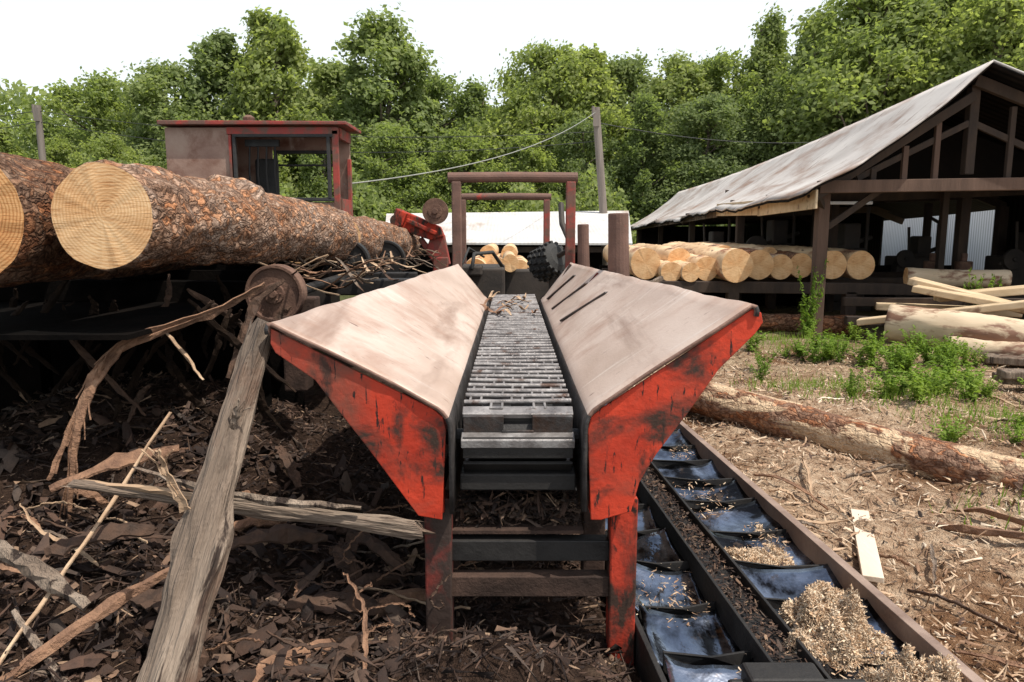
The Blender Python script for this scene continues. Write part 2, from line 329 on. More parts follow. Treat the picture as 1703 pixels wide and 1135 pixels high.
# ------------------------------------------------------------------ ground
N=520
u=np.linspace(-1,1,N)
gx=9*u+ 700*np.sign(u)*np.abs(u)**9
u2=np.linspace(0,1,N)
gy=-4+ 19*u2+ 900*u2**10
X,Y=np.meshgrid(gx,gy); Z=hgt(X,Y)
far=ss(60,200,np.hypot(X,Y)); Z=Z*(1-far)+(-.3)*far
V=np.stack([X,Y,Z],-1).reshape(-1,3)
i=np.arange(N-1);I,J=np.meshgrid(i,i); a=(J*N+I).ravel()
F=np.stack([a,a+1,a+N+1,a+N],-1)
def groundmat():
    m=bpy.data.materials.new('sawmill_yard_dirt'); m.use_nodes=True; nt=m.node_tree
    bs=nt.nodes['Principled BSDF']; g=nt.nodes.new('ShaderNodeNewGeometry'); v=g.outputs['Position']
    sx=nt.nodes.new('ShaderNodeSeparateXYZ'); nt.links.new(v,sx.inputs[0])
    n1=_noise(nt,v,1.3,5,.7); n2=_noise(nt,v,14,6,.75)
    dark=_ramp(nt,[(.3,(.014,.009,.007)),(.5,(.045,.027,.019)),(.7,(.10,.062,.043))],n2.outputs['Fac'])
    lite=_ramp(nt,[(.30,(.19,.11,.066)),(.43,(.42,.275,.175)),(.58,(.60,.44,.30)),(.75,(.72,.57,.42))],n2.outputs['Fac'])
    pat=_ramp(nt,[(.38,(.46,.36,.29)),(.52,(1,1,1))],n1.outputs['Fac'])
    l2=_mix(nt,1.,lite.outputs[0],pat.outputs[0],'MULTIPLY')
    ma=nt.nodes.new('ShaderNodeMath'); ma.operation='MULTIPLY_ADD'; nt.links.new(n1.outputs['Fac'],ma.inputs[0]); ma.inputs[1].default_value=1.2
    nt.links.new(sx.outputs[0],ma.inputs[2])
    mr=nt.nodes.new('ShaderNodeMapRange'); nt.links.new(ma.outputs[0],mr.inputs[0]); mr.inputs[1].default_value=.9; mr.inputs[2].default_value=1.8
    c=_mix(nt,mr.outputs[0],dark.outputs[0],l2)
    gr=_ramp(nt,[(.3,(.045,.07,.022)),(.7,(.16,.17,.07))],n2.outputs['Fac'])
    mb=nt.nodes.new('ShaderNodeMath'); mb.operation='MULTIPLY_ADD'; nt.links.new(n1.outputs['Fac'],mb.inputs[0]); mb.inputs[1].default_value=9
    nt.links.new(sx.outputs[1],mb.inputs[2])
    mr2=nt.nodes.new('ShaderNodeMapRange'); nt.links.new(mb.outputs[0],mr2.inputs[0]); mr2.inputs[1].default_value=12; mr2.inputs[2].default_value=17
    mr2.inputs[4].default_value=.7
    c=_mix(nt,mr2.outputs[0],c,gr.outputs[0])
    nt.links.new(c,bs.inputs['Base Color']); bs.inputs['Roughness'].default_value=.95; bs.inputs['Specular IOR Level'].default_value=.1
    n3=_noise(nt,v,60,3,.7)
    ad=nt.nodes.new('ShaderNodeMath'); ad.operation='ADD'; nt.links.new(n2.outputs['Fac'],ad.inputs[0]); nt.links.new(n3.outputs['Fac'],ad.inputs[1])
    b=nt.nodes.new('ShaderNodeBump'); b.inputs['Strength'].default_value=1.; b.inputs['Distance'].default_value=.045
    nt.links.new(ad.outputs[0],b.inputs['Height']); nt.links.new(b.outputs[0],bs.inputs['Normal'])
    return m
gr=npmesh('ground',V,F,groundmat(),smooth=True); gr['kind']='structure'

# ------------------------------------------------------------------ main conveyor
cv=empty('log_conveyor',(0.02,4.4,0),'red V-shaped steel log conveyor trough with worn chain bed on legs','conveyor')
def rimw(y,sgn=1): return .49+((.755 if sgn>0 else .80)-.49)*(1-(min(max(y,2.4),6.4)-2.4)/4.0)
def rimz(y,sgn=1): return 1.195 if sgn<0 else 1.205+.05*(1-(y-2.4)/4.1)
def wall(sgn):
    b=B(); ny=70; rows=[]
    for i in range(ny+1):
        y=2.4+4.1*i/ny; w=rimw(y,sgn); zr=rimz(y,sgn)
        xi=.222; pts=[]
        pts+=[(w+.012,zr-.035),(w+.014,zr-.018),(w+.009,zr-.004),(w-.004,zr)]
        zb=.895
        K=12
        for k in range(1,K):
            t=k/K; pts.append((w+(xi+.045-w)*t, zr+(zb+.028-zr)*t+.006*math.sin(t*math.pi)))
        pts+=[(xi+.045,zb+.028),(xi+.026,zb+.013),(xi+.012,zb-.006),(xi+.003,zb-.03),(xi,zb-.06),(xi,zb-.15),(xi,.56)]
        for (x,z) in pts:
            nz=noise.noise(Vector((x*2.5,y*1.6,sgn*5)))*.007
            if x>w-.06: nz+=.006*noise.noise(Vector((y*5,sgn,2)))
            edge=.008*noise.noise(Vector((x*9,z*9,sgn))) if i==0 else 0
            rows.append((sgn*x+.02,y+edge,z+nz))
    n=len(pts)
    fs=[];ms=[]
    for i in range(ny):
        for k in range(n-1):
            a=i*n+k; f=(a,a+1,a+n+1,a+n)
            fs.append(f if sgn<0 else f[::-1]); ms.append(1 if k<2 else (2 if k>=n-5 else 0))
    b.v=rows;b.f=fs;b.m=ms
    o=emit(b,'trough_wall',[PLATE,LIP,STEEL],cv,smooth=True)
    md=o.modifiers.new('s','SOLIDIFY'); md.thickness=.014; md.offset=0; md.material_offset_rim=1 
    md.use_rim=True
    o['label']='worn tan steel sloping trough plate with rusty edge'
wall(-1); wall(1)
def slopez(x,y):
    w=rimw(y); t=(abs(x-.02)-.267)/(w-.267); return .923+t*(rimz(y)-.923)
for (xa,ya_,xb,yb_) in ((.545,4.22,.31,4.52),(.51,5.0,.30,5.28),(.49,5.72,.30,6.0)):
    b=B(); b.beam((xa,ya_,slopez(xa,ya_)+.006),(xb,yb_,slopez(xb,yb_)+.006),.06,.012); emit(b,'shadow_strip',STEEL,cv,bevel=.003)  # thin dark strips laid on the plate as painted stake shadows
def plate(sgn):
    L=[(-.782,1.180),(-.785,1.13),(-.770,1.10),(-.645,1.010),(-.555,.885),(-.468,.765),(-.378,.635),(-.315,.545),(-.235,.53),(-.218,.84),(-.228,.885),(-.262,.914)]
    Rr=[(.775,1.243),(.805,1.232),(.812,1.20),(.79,1.165),(.675,1.045),(.58,.90),(.48,.76),(.425,.66),(.40,.56),(.30,.53),(.265,.53),(.250,.84),(.260,.885),(.294,.914)]
    return L if sgn<0 else Rr
for sgn in(-1,1):
    b=B(); P=plate(sgn)
    b.prism([(x,2.412,z) for x,z in P],(0,.012,0))
    b.box((-.235 if sgn<0 else .268,2.45,.60),(.012,.05,.1))
    o=emit(b,'end_plate',RED,cv,bevel=.003)
    o['label']='bright red flaking painted end plate'
    for y in (3.7,5.0,6.3):
        b=B(); f=rimw(y)/.8
        b.prism([(x*(f if abs(x)>.4 else 1),y,z-.03) for x,z in P],(0,.012,0)); emit(b,'rib_plate',DRED,cv,bevel=.002)
    b=B(); b.beam((sgn*.30+.02,2.45,.60),(sgn*.30+.02,6.6,.60),.07,.09); emit(b,'side_rail',DRED,cv,bevel=.004)
for (x,y,m) in ((-.255,2.5,DRED),(.385,2.5,REDG),(-.27,3.05,RUSTD),(.34,3.0,RUSTD),(-.27,4.8,RUSTD),(.20,4.8,RUSTD),(-.27,6.5,RUSTD),(.33,6.5,RUSTD)):
    b=B(); b.box((x,y,.25),(.092,.092,.68)); b.box((x,y,-.08),(.15,.15,.015))
    emit(b,'leg',m,cv,bevel=.006)
for (y,z,m) in ((2.5,.262,RUSTD),(2.52,.385,BLACK),(3.03,.16,RUSTD),(4.8,.3,RUSTD),(6.5,.3,RUSTD)):
    b=B(); b.box((.06,y,z),(.56,.06,.075)); emit(b,'cross_brace',m,cv,bevel=.004)
b=B(); b.box((.02,3.1,.45),(.46,1.2,.012)); emit(b,'debris_pan',RUSTD,cv)
# chain belt
b=B(); pitch=.092; rad=.112; Y0=2.58; Y1=6.95; zt=.885; zc=zt-rad
Lt=Y1-Y0; La=math.pi*rad; tot=2*Lt+2*La; rows_n=int(tot/pitch)
def loop(s):
    if s<Lt: return (Y1-s,zt,0.)
    s-=Lt
    if s<La: a=s/rad; return (Y0-math.sin(a)*rad,zc+math.cos(a)*rad,a)
    s-=La
    if s<Lt: return (Y0+s,zc-rad,math.pi)
    s-=Lt; a=math.pi+s/rad; return (Y1-math.sin(a)*rad,zc+math.cos(a)*rad,a)
cols=5; W=.375; cw=W/cols
for r in range(rows_n):
    y,z,a=loop((r+.5)*pitch); ro=(a,0,0)
    y2,z2,a2=loop((r+.02)*pitch)
    wob=random.uniform(-.004,.004)
    if 0.05<a<math.pi*.97:
        if a>1.0: b.box((.02,y,z),(W,pitch*.8,.012),ro,0)
    else:
        for c in range(cols):
            x=.02-W/2+cw*(c+.5)+wob
            if (r+c)%2==0:
                b.box((x,y,z-.008+random.uniform(-.003,.003)),(cw*.62,pitch*1.0,.012),(ro[0]+random.uniform(-.05,.05),0,random.uniform(-.04,.04)),1)
                b.box((x-cw*.26,y,z-.002),(.009,pitch*.9,.012),(ro[0],0,0),2); b.box((x+cw*.26,y,z-.002),(.009,pitch*.9,.012),(ro[0],0,0),2)
        yj=y2+random.uniform(-.005,.005); zj=random.uniform(-.003,.003)
        b.tube([(.02-W/2-.004,yj,z2+.004+zj),(.02,yj+wob,z2+.003),(.02+W/2+.004,yj-wob,z2+.004-zj)],.0105,8,2)
yn=Y0-.075
b.box((.02,Y0-.045,.872),(W+.006,.05,.018),(.35,0,0),2)
b.box((.02-.118,yn,.838),(.138,.016,.062),(.12,0,0),1); b.box((.02+.118,yn,.838),(.138,.016,.062),(.12,0,0),1)
b.box((.02,yn+.03,.838),(.11,.012,.07),(0,0,0),0)
b.box((.02,yn,.812),(.11,.016,.012),(.12,0,0),1)
b.box((.02,yn-.022,.796),(W+.01,.052,.016),(.28,0,0),2); b.box((.02,yn-.045,.781),(W+.01,.010,.028),(.1,0,0),2)
for c in (-.13,-.02,.09,.17): b.box((c,yn-.010,.765),(.03,.03,.03),(0,0,0),1)
emit(b,'chain_belt',[BLACK,STEEL,LINK],cv,bevel=.0025)['label']='dark steel mill chain with staggered worn links'
for yy in (Y0,Y1):
    b=B(); b.tube([(-.15,yy,zc),(.19,yy,zc)],rad-.026,24); b.tube([(-.32,yy,zc),(.36,yy,zc)],.028,14); emit(b,'end_drum',BLACK,cv)
b=B(); b.box((.02,4.75,.79),(.36,4.2,.012)); emit(b,'chain_bed',BLACK,cv)
b=B(); b.box((.02,2.54,.635),(.40,.1,.06)); emit(b,'front_guard',BLACK,cv,bevel=.006)
for k in range(15):
    y=random.uniform(5.2,6.7); x=random.uniform(-.2,.24); L=random.uniform(.12,.5); a=random.uniform(-.6,.6)+math.pi/2
    z=.925+max(0,abs(x)-.16)*.5
    pts=[(x+math.cos(a)*L*(t-.5),y+math.sin(a)*L*(t-.5),z+.02*math.sin(t*5+k)) for t in np.linspace(0,1,6)]
    b=B(); b.ribbon(pts,[.008,.02,.025,.02,.018,.008],.005,(math.sin(a),-math.cos(a),.2)); 
    tag(emit(b,'bark_sliver',STRIP if k%2 else TANW),'curled bark sliver lying on the conveyor chain','bark','bark slivers on the conveyor')

for (x,y,z0,z1,r) in ((.70,4.95,0,1.60,.068),(.64,6.75,0,1.54,.052)):
    b=B(); pts=[(x+.012*math.sin(t*4),y,z0+(z1-z0)*t) for t in np.linspace(0,1,9)]
    b.tube(pts,[r*(1+.05*math.sin(k*2.3)) for k in range(9)],18)
    tag(emit(b,'steel_stake',RUSTP,bevel=.008),'short rusty pipe stake standing beside the conveyor','stake','stakes beside the conveyor')
def frame(y,xl,xr,zt_,w,redright,lab):
    e=empty('guard_frame',((xl+xr)/2,y,0),lab,'frame','guard frames over the conveyor')
    b=B(); b.box((xl,y,zt_/2),(w,w,zt_)); emit(b,'post',RUSTP,e,bevel=.01)
    b=B(); b.box((xr,y,zt_/2),(w,w,zt_)); emit(b,'post',CABR if redright else RUSTP,e,bevel=.01)
    b=B(); b.tube([(xl-w*.9,y,zt_+w*.4),(0,y,zt_+w*.4+.006),(xr+w*.7,y,zt_+w*.4)],w*.55,14); emit(b,'crossbar',RUSTP,e,bevel=.004)
frame(6.9,-.50,.53,1.92,.085,True,'rusty steel guard frame with one red post over conveyor')
frame(9.0,-.58,.41,1.84,.075,True,'second rusty guard frame farther along the conveyor')

# ------------------------------------------------------------------ logs
def mklog(name,p0,p1,r0,r1,mats,label,group=None,seg=60,arn=48,amp=.012,seed=0,cat='log',knots=(),bend=.02):
    p0=Vector(p0);p1=Vector(p1);d=p1-p0;L=d.length; q=d.to_track_quat('Z','Y')
    vs=[];fs=[];ms=[]
    bx=random.uniform(-bend,bend);by=random.uniform(-bend,bend)
    ov=random.uniform(.93,1.03)
    for i in range(seg+1):
        t=i/seg; r=r0+(r1-r0)*t
        for k in range(arn):
            a=2*math.pi*k/arn; ca,sa=math.cos(a),math.sin(a)
            P=Vector((ca*r*9,sa*r*9,t*L*3.2+seed*7))
            n1=noise.noise(P*.35)*2.2+noise.noise(P*1.4)*1.2+abs(noise.noise(P*3.1))*1.1
            rr=r+amp*n1
            if i in(0,seg): rr=r+amp*(.7*noise.noise(P*.35)*2+.5*noise.noise(P*1.4))
            for (kt,ka,kr) in knots:
                dd=((t-kt)*L)**2+((a-ka)*r)**2
                rr+=kr*math.exp(-dd/.004)
            z=t*L+ (.006*noise.noise(P*2) if i in(0,seg) else 0)
            vs.append((ca*rr*ov+bx*math.sin(t*3.1),sa*rr+by*math.sin(t*3.1),z))
    for i in range(seg):
        for k in range(arn):
            a_=i*arn+k;b_=i*arn+(k+1)%arn; fs.append((a_,b_,b_+arn,a_+arn)); ms.append(0)
    c=len(vs); vs.append((0,0,0)); vs.append((bx*0,0,L))
    for k in range(arn):
        fs.append((c,(k+1)%arn,k)); ms.append(1)
        o=seg*arn; fs.append((c+1,o+k,o+(k+1)%arn)); ms.append(1)
    me=bpy.data.meshes.new(name); me.from_pydata(vs,[],fs)
    for m in mats: me.materials.append(m)
    me.polygons.foreach_set('material_index',ms)
    me.polygons.foreach_set('use_smooth',[m==0 for m in ms]); me.update()
    ob=bpy.data.objects.new(name,me); C.objects.link(ob); ob.location=p0; ob.rotation_mode='QUATERNION'; ob.rotation_quaternion=q
    tag(ob,label,cat,group); return ob
GL='logs stacked on the deck'
mklog('pine_log',(-1.565,2.9,1.548),(-1.34,5.6,1.45),.197,.195,[BARK,END],'thick pine log with bark and fresh sawn end on deck',GL,150,90,.015,1,knots=((.40,1.3,.06),(.42,2.3,.05),(.43,1.8,.05),(.75,.6,.04)))
mklog('pine_log',(-2.075,2.84,1.54),(-2.16,7.2,1.46),.262,.23,[BARK2,END2],'large dark-barked pine log with orange end on deck',GL,120,80,.014,2)
mklog('pine_log',(-1.34,5.75,1.42),(-1.20,8.6,1.34),.19,.165,[BARK,END],'shorter pine log with grey bark behind on deck',GL,70,60,.016,3,knots=((.3,1.,.04),(.1,1.5,.05)))
mklog('pine_log',(-1.78,6.3,1.42),(-1.72,10.2,1.36),.2,.18,[BARK,END],'pine log with bark lying farther back on deck',GL,60,48,.014,4)
mklog('pine_log',(-2.75,3.4,1.5),(-2.7,8,1.5),.25,.22,[BARK2,END2],'dark pine log lying on deck beside bigger log',GL,60,48,.014,5)
# log deck
dk=empty('log_deck',(-2.4,5,0),'shade-darkened greasy steel log deck with sprockets holding pine logs','machine')
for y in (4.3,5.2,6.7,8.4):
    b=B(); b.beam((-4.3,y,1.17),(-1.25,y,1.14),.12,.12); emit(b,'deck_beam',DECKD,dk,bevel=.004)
b=B(); b.box((-3.0,4.6,.80),(3.4,.02,.9)); emit(b,'shade_panel',DECKD,dk,bevel=.003)  # near-black sheet standing in for the deep shade under the deck
b=B(); b.box((-2.95,5.6,1.08),(2.9,5.4,.02)); emit(b,'shade_plate',DECKD,dk)  # plate added under the logs so its shadow darkens the space below
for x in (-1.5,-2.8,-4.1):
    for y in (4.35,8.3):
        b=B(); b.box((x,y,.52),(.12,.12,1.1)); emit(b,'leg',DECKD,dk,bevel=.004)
def sprocket(x,y,z,r,w,m):
    b=B(); n=48; vs=[];fs=[]
    prof=[(0,.5),(.35,.5),(.36,.38),(.86,.36),(.88,.5),(1,.5),(1,-.5),(.88,-.5),(.86,-.36),(.36,-.38),(.35,-.5),(0,-.5)]
    for k in range(n):
        a=2*math.pi*k/n
        for (pr,pw) in prof: vs.append((x+math.cos(a)*pr*r,y+pw*w,z+math.sin(a)*pr*r))
    m_=len(prof)
    for k in range(n):
        for j in range(m_-1):
            a=k*m_+j;c=((k+1)%n)*m_+j; fs.append((a,c,c+1,a+1))
    b.add(vs,fs); b.tube([(x,y-w*.75,z),(x,y+w*.75,z)],r*.14,12); 
    for k in range(6):
        a=k*math.pi/3; b.tube([(x+math.cos(a)*r*.24,y-w*.6,z+math.sin(a)*r*.24),(x+math.cos(a)*r*.24,y,z+math.sin(a)*r*.24)],r*.04,6)
    emit(b,'sprocket_wheel',m,dk,bevel=.003)
sprocket(-1.24,3.95,1.165,.150,.10,RUST); sprocket(-1.22,5.6,1.25,.17,.09,BLACK); sprocket(-1.1,6.6,1.23,.17,.09,BLACK)
b=B(); b.box((-1.18,4.02,1.0),(.28,.10,.28)); b.box((-1.14,3.95,.85),(.12,.14,.4)); emit(b,'sprocket_bracket',RUSTD,dk,bevel=.01)
b=B(); b.box((-.98,5.25,1.10),(.62,.16,.11)); b.box((-.98,5.6,1.14),(.55,.10,.08)); b.box((-.85,5.9,1.0),(.12,.9,.1)); emit(b,'transfer_arm',BLACK,dk,bevel=.01)
b=B(); b.tube([(-1.2,4.0,1.15),(-1.2,8.6,1.18)],.03,12); emit(b,'drive_shaft',BLACK,dk)

for k in range(80):
    x=random.uniform(-1.5,-.72); y=random.uniform(4.0,7.6); L=random.uniform(.12,.5); a=random.uniform(0,3.14)
    z=1.20+random.uniform(0,.10); e=random.uniform(-.4,.4)
    pts=[(x+math.cos(a)*L*(t-.5),y+math.sin(a)*L*(t-.5),z+e*L*(t-.5)+.03*math.sin(t*4+k)) for t in np.linspace(0,1,6)]
    b=B(); b.ribbon(pts,[.005,.014,.02,.016,.012,.005],.006,(math.sin(a),-math.cos(a),.3))
    tag(emit(b,'wood_splinter',random.choice([STRIP,TANW,DSTRIP,GREYW])),'thin torn wood splinter caught on the deck edge','splinter','splinters caught on the deck')

# ------------------------------------------------------------------ hanging bark strips
def curve(pts,ws,per=6,jit=.004):
    P=[Vector(p) for p in pts]; out=[];wo=[]; n=len(P)
    for i in range(n-1):
        a=P[max(i-1,0)];b0=P[i];c=P[i+1];d=P[min(i+2,n-1)]
        for j in range(per):
            t=j/per; q=.5*((2*b0)+(c-a)*t+(2*a-5*b0+4*c-d)*t*t+(3*b0-a-3*c+d)*t**3)
            q+=Vector((random.uniform(-1,1),random.uniform(-1,1),random.uniform(-1,1)))*jit
            out.append(q); wo.append((ws[i]+(ws[i+1]-ws[i])*t)*random.uniform(.75,1.2))
    out.append(P[-1]);wo.append(ws[-1]); return out,wo
def strip(pts,ws,m,lab,side=(1,0,0),name='bark_strip',th=.012,group='torn bark strips hanging from the deck',fib=0):
    out,wo=curve(pts,ws)
    b=B(); b.ribbon(out,wo,th,side)
    for k in range(fib):
        i0=random.randint(0,len(out)//2); i1=min(len(out)-1,i0+random.randint(5,14))
        off=Vector((random.uniform(-1,1),random.uniform(-.6,.6),random.uniform(-1,1)))*.004
        fl=random.uniform(.01,.05)*random.choice((-1,1))
        pp=[out[i]+off+Vector((fl*((i-i0)/(i1-i0))**2+random.uniform(-.003,.003),0,random.uniform(-.003,.003))) for i in range(i0,i1+1)]
        w0=max(wo[i0]*.3,.004)
        b.ribbon(pp,[w0*(1-.8*j/len(pp)) for j in range(len(pp))],.006,side)
    return tag(emit(b,name,m),lab,'bark' if 'bark' in name else 'wood',group)
strip([(-1.15,3.5,1.25),(-1.33,3.3,1.13),(-1.60,3.02,1.02),(-1.74,2.95,.78),(-1.83,2.85,.52)],[.025,.05,.055,.035,.012],STRIP,'long torn bark strip curling down from the log deck',(.6,.2,.8),fib=12)
strip([(-1.58,3.03,1.03),(-1.70,2.95,.85),(-1.75,2.9,.62),(-1.79,2.88,.27)],[.02,.045,.032,.010],STRIP,'split bark strip hanging straight down',(1,0,.2),fib=9)
strip([(-1.55,3.3,1.07),(-1.45,3.28,.95),(-1.36,3.25,.84)],[.010,.016,.008],TANW,'small pale splinter hanging under the deck')
strip([(-1.13,3.72,1.25),(-1.25,3.68,1.15),(-1.3,3.6,1.0),(-1.35,3.5,.8)],[.02,.05,.04,.02],DSTRIP,'dark bark strip draped over the sprocket',(1,0,.3),fib=6)
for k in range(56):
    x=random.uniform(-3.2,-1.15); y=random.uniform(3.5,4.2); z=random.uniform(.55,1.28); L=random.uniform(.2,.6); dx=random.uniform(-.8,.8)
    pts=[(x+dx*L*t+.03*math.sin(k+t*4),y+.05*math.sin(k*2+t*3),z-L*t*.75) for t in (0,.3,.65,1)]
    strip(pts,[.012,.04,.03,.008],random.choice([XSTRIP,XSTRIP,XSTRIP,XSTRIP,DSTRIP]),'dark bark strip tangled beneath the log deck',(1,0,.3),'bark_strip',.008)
strip([(-1.52,2.05,.22),(-1.44,2.4,.45),(-1.35,2.9,.78)],[.012,.016,.010],TANW,'long thin pale stick leaning on bark heap',(1,0,0),'wood_stick',.01,'sticks on the bark heap')
strip([(-1.56,2.2,.32),(-1.2,1.95,.14),(-.95,1.8,.06)],[.02,.03,.02],GREYW,'thin split stick on the bark litter',(0,1,.3),'wood_stick',.01,'sticks on the bark heap')
strip([(-1.48,2.0,.2),(-1.25,2.2,.34),(-1.05,2.35,.42)],[.03,.04,.02],STRIP,'brown split stick on the bark heap',(0,.6,1),'wood_stick',.012,'sticks on the bark heap')
strip([(-1.7,2.3,.5),(-1.5,2.25,.42),(-1.33,2.2,.33)],[.05,.06,.03],GREYW,'grey split board end on the bark heap',(0,.3,1),'wood_stick',.015,'sticks on the bark heap')
slabs=[((-1.75,2.75,.52),(-1.35,2.95,.62),.10),((-1.1,2.75,.30),(-.75,2.9,.26),.08),((-1.6,2.45,.40),(-1.3,2.6,.42),.09),((-.85,2.0,.10),(-.6,2.35,.12),.09),((-1.35,1.95,.16),(-1.1,1.85,.12),.10),((-.7,3.1,.2),(-.42,2.8,.16),.07)]
for k in range(16):
    x=random.uniform(-1.9,-.45); y=random.uniform(1.9,3.5); a=random.uniform(0,3.14); L=random.uniform(.18,.4); z=H(x,y)+.03
    slabs.append(((x,y,z),(x+math.cos(a)*L,y+math.sin(a)*L*.7,H(x+math.cos(a)*L,y+math.sin(a)*L*.7)+random.uniform(.02,.12)),random.uniform(.05,.11)))
for (p,q_,w_) in slabs:
    m_=((p[0]+q_[0])/2,(p[1]+q_[1])/2,(p[2]+q_[2])/2+.03)
    strip([p,m_,q_],[w_*.6,w_,w_*.4],random.choice([STRIP,DSTRIP,DSTRIP]),'broad curved slab of bark on the heap',(.3,.9,.3),'bark_piece',.02,'bark slabs on the heap',fib=3)
for k in range(54):
    x=random.uniform(-2.1,-.3); y=random.uniform(1.7,3.4); L=random.uniform(.15,.6); a=random.uniform(0,6.28); e=random.uniform(-.1,.6)
    z=H(x,y)+.03
    pts=[(x+math.cos(a)*L*t+.02*math.sin(k+t*5),y+math.sin(a)*L*t*.6,z+e*L*t*.6+.03*math.sin(t*4+k)) for t in (0,.25,.5,.75,1)]
    strip(pts,[.008,.018,.014,.01,.004],random.choice([STRIP,DSTRIP,GREYW,TANW,DSTRIP]),'torn stick of bark lying on the heap',(math.sin(a),-math.cos(a),.4),'bark_stick',.006,'bark sticks on the heap')
for k in range(14):
    x=random.uniform(-.62,-.2); y=random.uniform(2.3,2.9); z=H(x,y)+random.uniform(.02,.25); L=random.uniform(.12,.35); a=random.uniform(0,6.28)
    pts=[(x+math.cos(a)*L*t+.03*math.sin(k+t*7),y+.3*math.sin(a)*L*t,max(H(x,y),z+.04*math.sin(t*5+k)-L*.3*t)) for t in (0,.2,.4,.6,.8,1)]
    strip(pts,[.004,.008,.008,.007,.006,.003],random.choice([STRIP,DSTRIP,DSTRIP]),'thin curly bark fibre among the litter',(.3,.2,.9),'bark_fibre',.003,'curly bark fibres')
def rough_board(name,p0,p1,w0,w1,th,m,label,cat,side,group=None,seed=0,jag=.03,bulge=0,n=26,bend=0):
    p0=Vector(p0);p1=Vector(p1);d=p1-p0;L=d.length;d.normalize()
    s=Vector(side); s=(s-d*s.dot(d)).normalized(); nn=s.cross(d)
    vs=[];fs=[]; K=20
    for i in range(n+1):
        t=i/n; w=w0+(w1-w0)*t+bulge*math.exp(-((t-.52)/.1)**2)
        cx=bend*math.sin(t*5.5)+.006*noise.noise(Vector((t*9,seed,0)))
        for k in range(K):
            a=2*math.pi*k/K; ca=math.cos(a); sa=math.sin(a)
            nz=noise.noise(Vector((ca*2+seed,sa*2,t*L*4)))*.28+noise.noise(Vector((ca*7,sa*7+seed,t*L*9)))*.2
            groove=-.22*max(0,noise.noise(Vector((ca*5,sa*5+seed,t*L*.9))))
            ex=0
            if i==n: ex=jag*noise.noise(Vector((ca*7,sa*9,seed)))*4
            if i==0: ex=-jag*noise.noise(Vector((ca*7,sa*9,seed+3)))*3
            vs.append((cx+ca*w/2*(1+nz+groove), sa*th/2*(1+nz+groove), t*L+ex))
    for i in range(n):
        for k in range(K):
            a=i*K+k;b=i*K+(k+1)%K; fs.append((a,b,b+K,a+K))
    fs.append(tuple(range(K))[::-1]); fs.append(tuple(n*K+k for k in range(K)))
    me=bpy.data.meshes.new(name); me.from_pydata(vs,[],fs); me.materials.append(m)
    me.update(); ob=bpy.data.objects.new(name,me); C.objects.link(ob); ob.location=p0
    ob.rotation_mode='QUATERNION'; ob.rotation_quaternion=Matrix((s,nn*-1 if s.cross(nn).dot(d)<0 else nn,d)).transposed().to_quaternion()
    return tag(ob,label,cat,group)
rough_board('weathered_slab',(-1.01,1.70,-.04),(-.835,2.5,1.14),.165,.085,.11,GREYW,'grey weathered wood slab leaning against the conveyor corner','wood',(1,0.05,.1),None,2,.04,.04,80,.012)
strip([(-.96,2.12,.68),(-1.0,2.11,.78),(-1.02,2.10,.87)],[.035,.022,.004],TANW,'pale splinter sticking up from the leaning slab',(1,0,0),'wood_splinter',.01,None,fib=4)
strip([(-.90,2.30,.82),(-.87,2.28,.9),(-.845,2.27,.98)],[.02,.018,.004],GREYW,'grey splinter sticking up from the leaning slab',(1,0,0),'wood_splinter',.01,None,fib=4)
rough_board('split_board',(-1.47,2.42,.655),(-.30,2.40,.50),.03,.062,.035,GREYW,'splintered grey board lying across the bark heap','wood',(0,.1,1),None,5,.05,.02,40)
strip([(-1.47,2.43,.66),(-1.2,2.4,.64),(-.95,2.38,.60)],[.005,.03,.02],TANW,'pale splinter peeling from the split board',(0,.2,1),'wood_splinter',.01,None)
strip([(-1.25,2.4,.72),(-1.05,2.38,.66),(-.8,2.36,.62),(-.5,2.38,.585)],[.006,.02,.03,.01],GREYW,'thin grey splinter along the split board',(0,.2,1),'wood_splinter',.01,None)
rough_board('bark_slab',(-.66,2.10,.13),(-.34,2.2,.13),.07,.03,.02,TANW,'curved pale bark slab on the dirt mound','bark',(0,.5,1),None,8,.03)

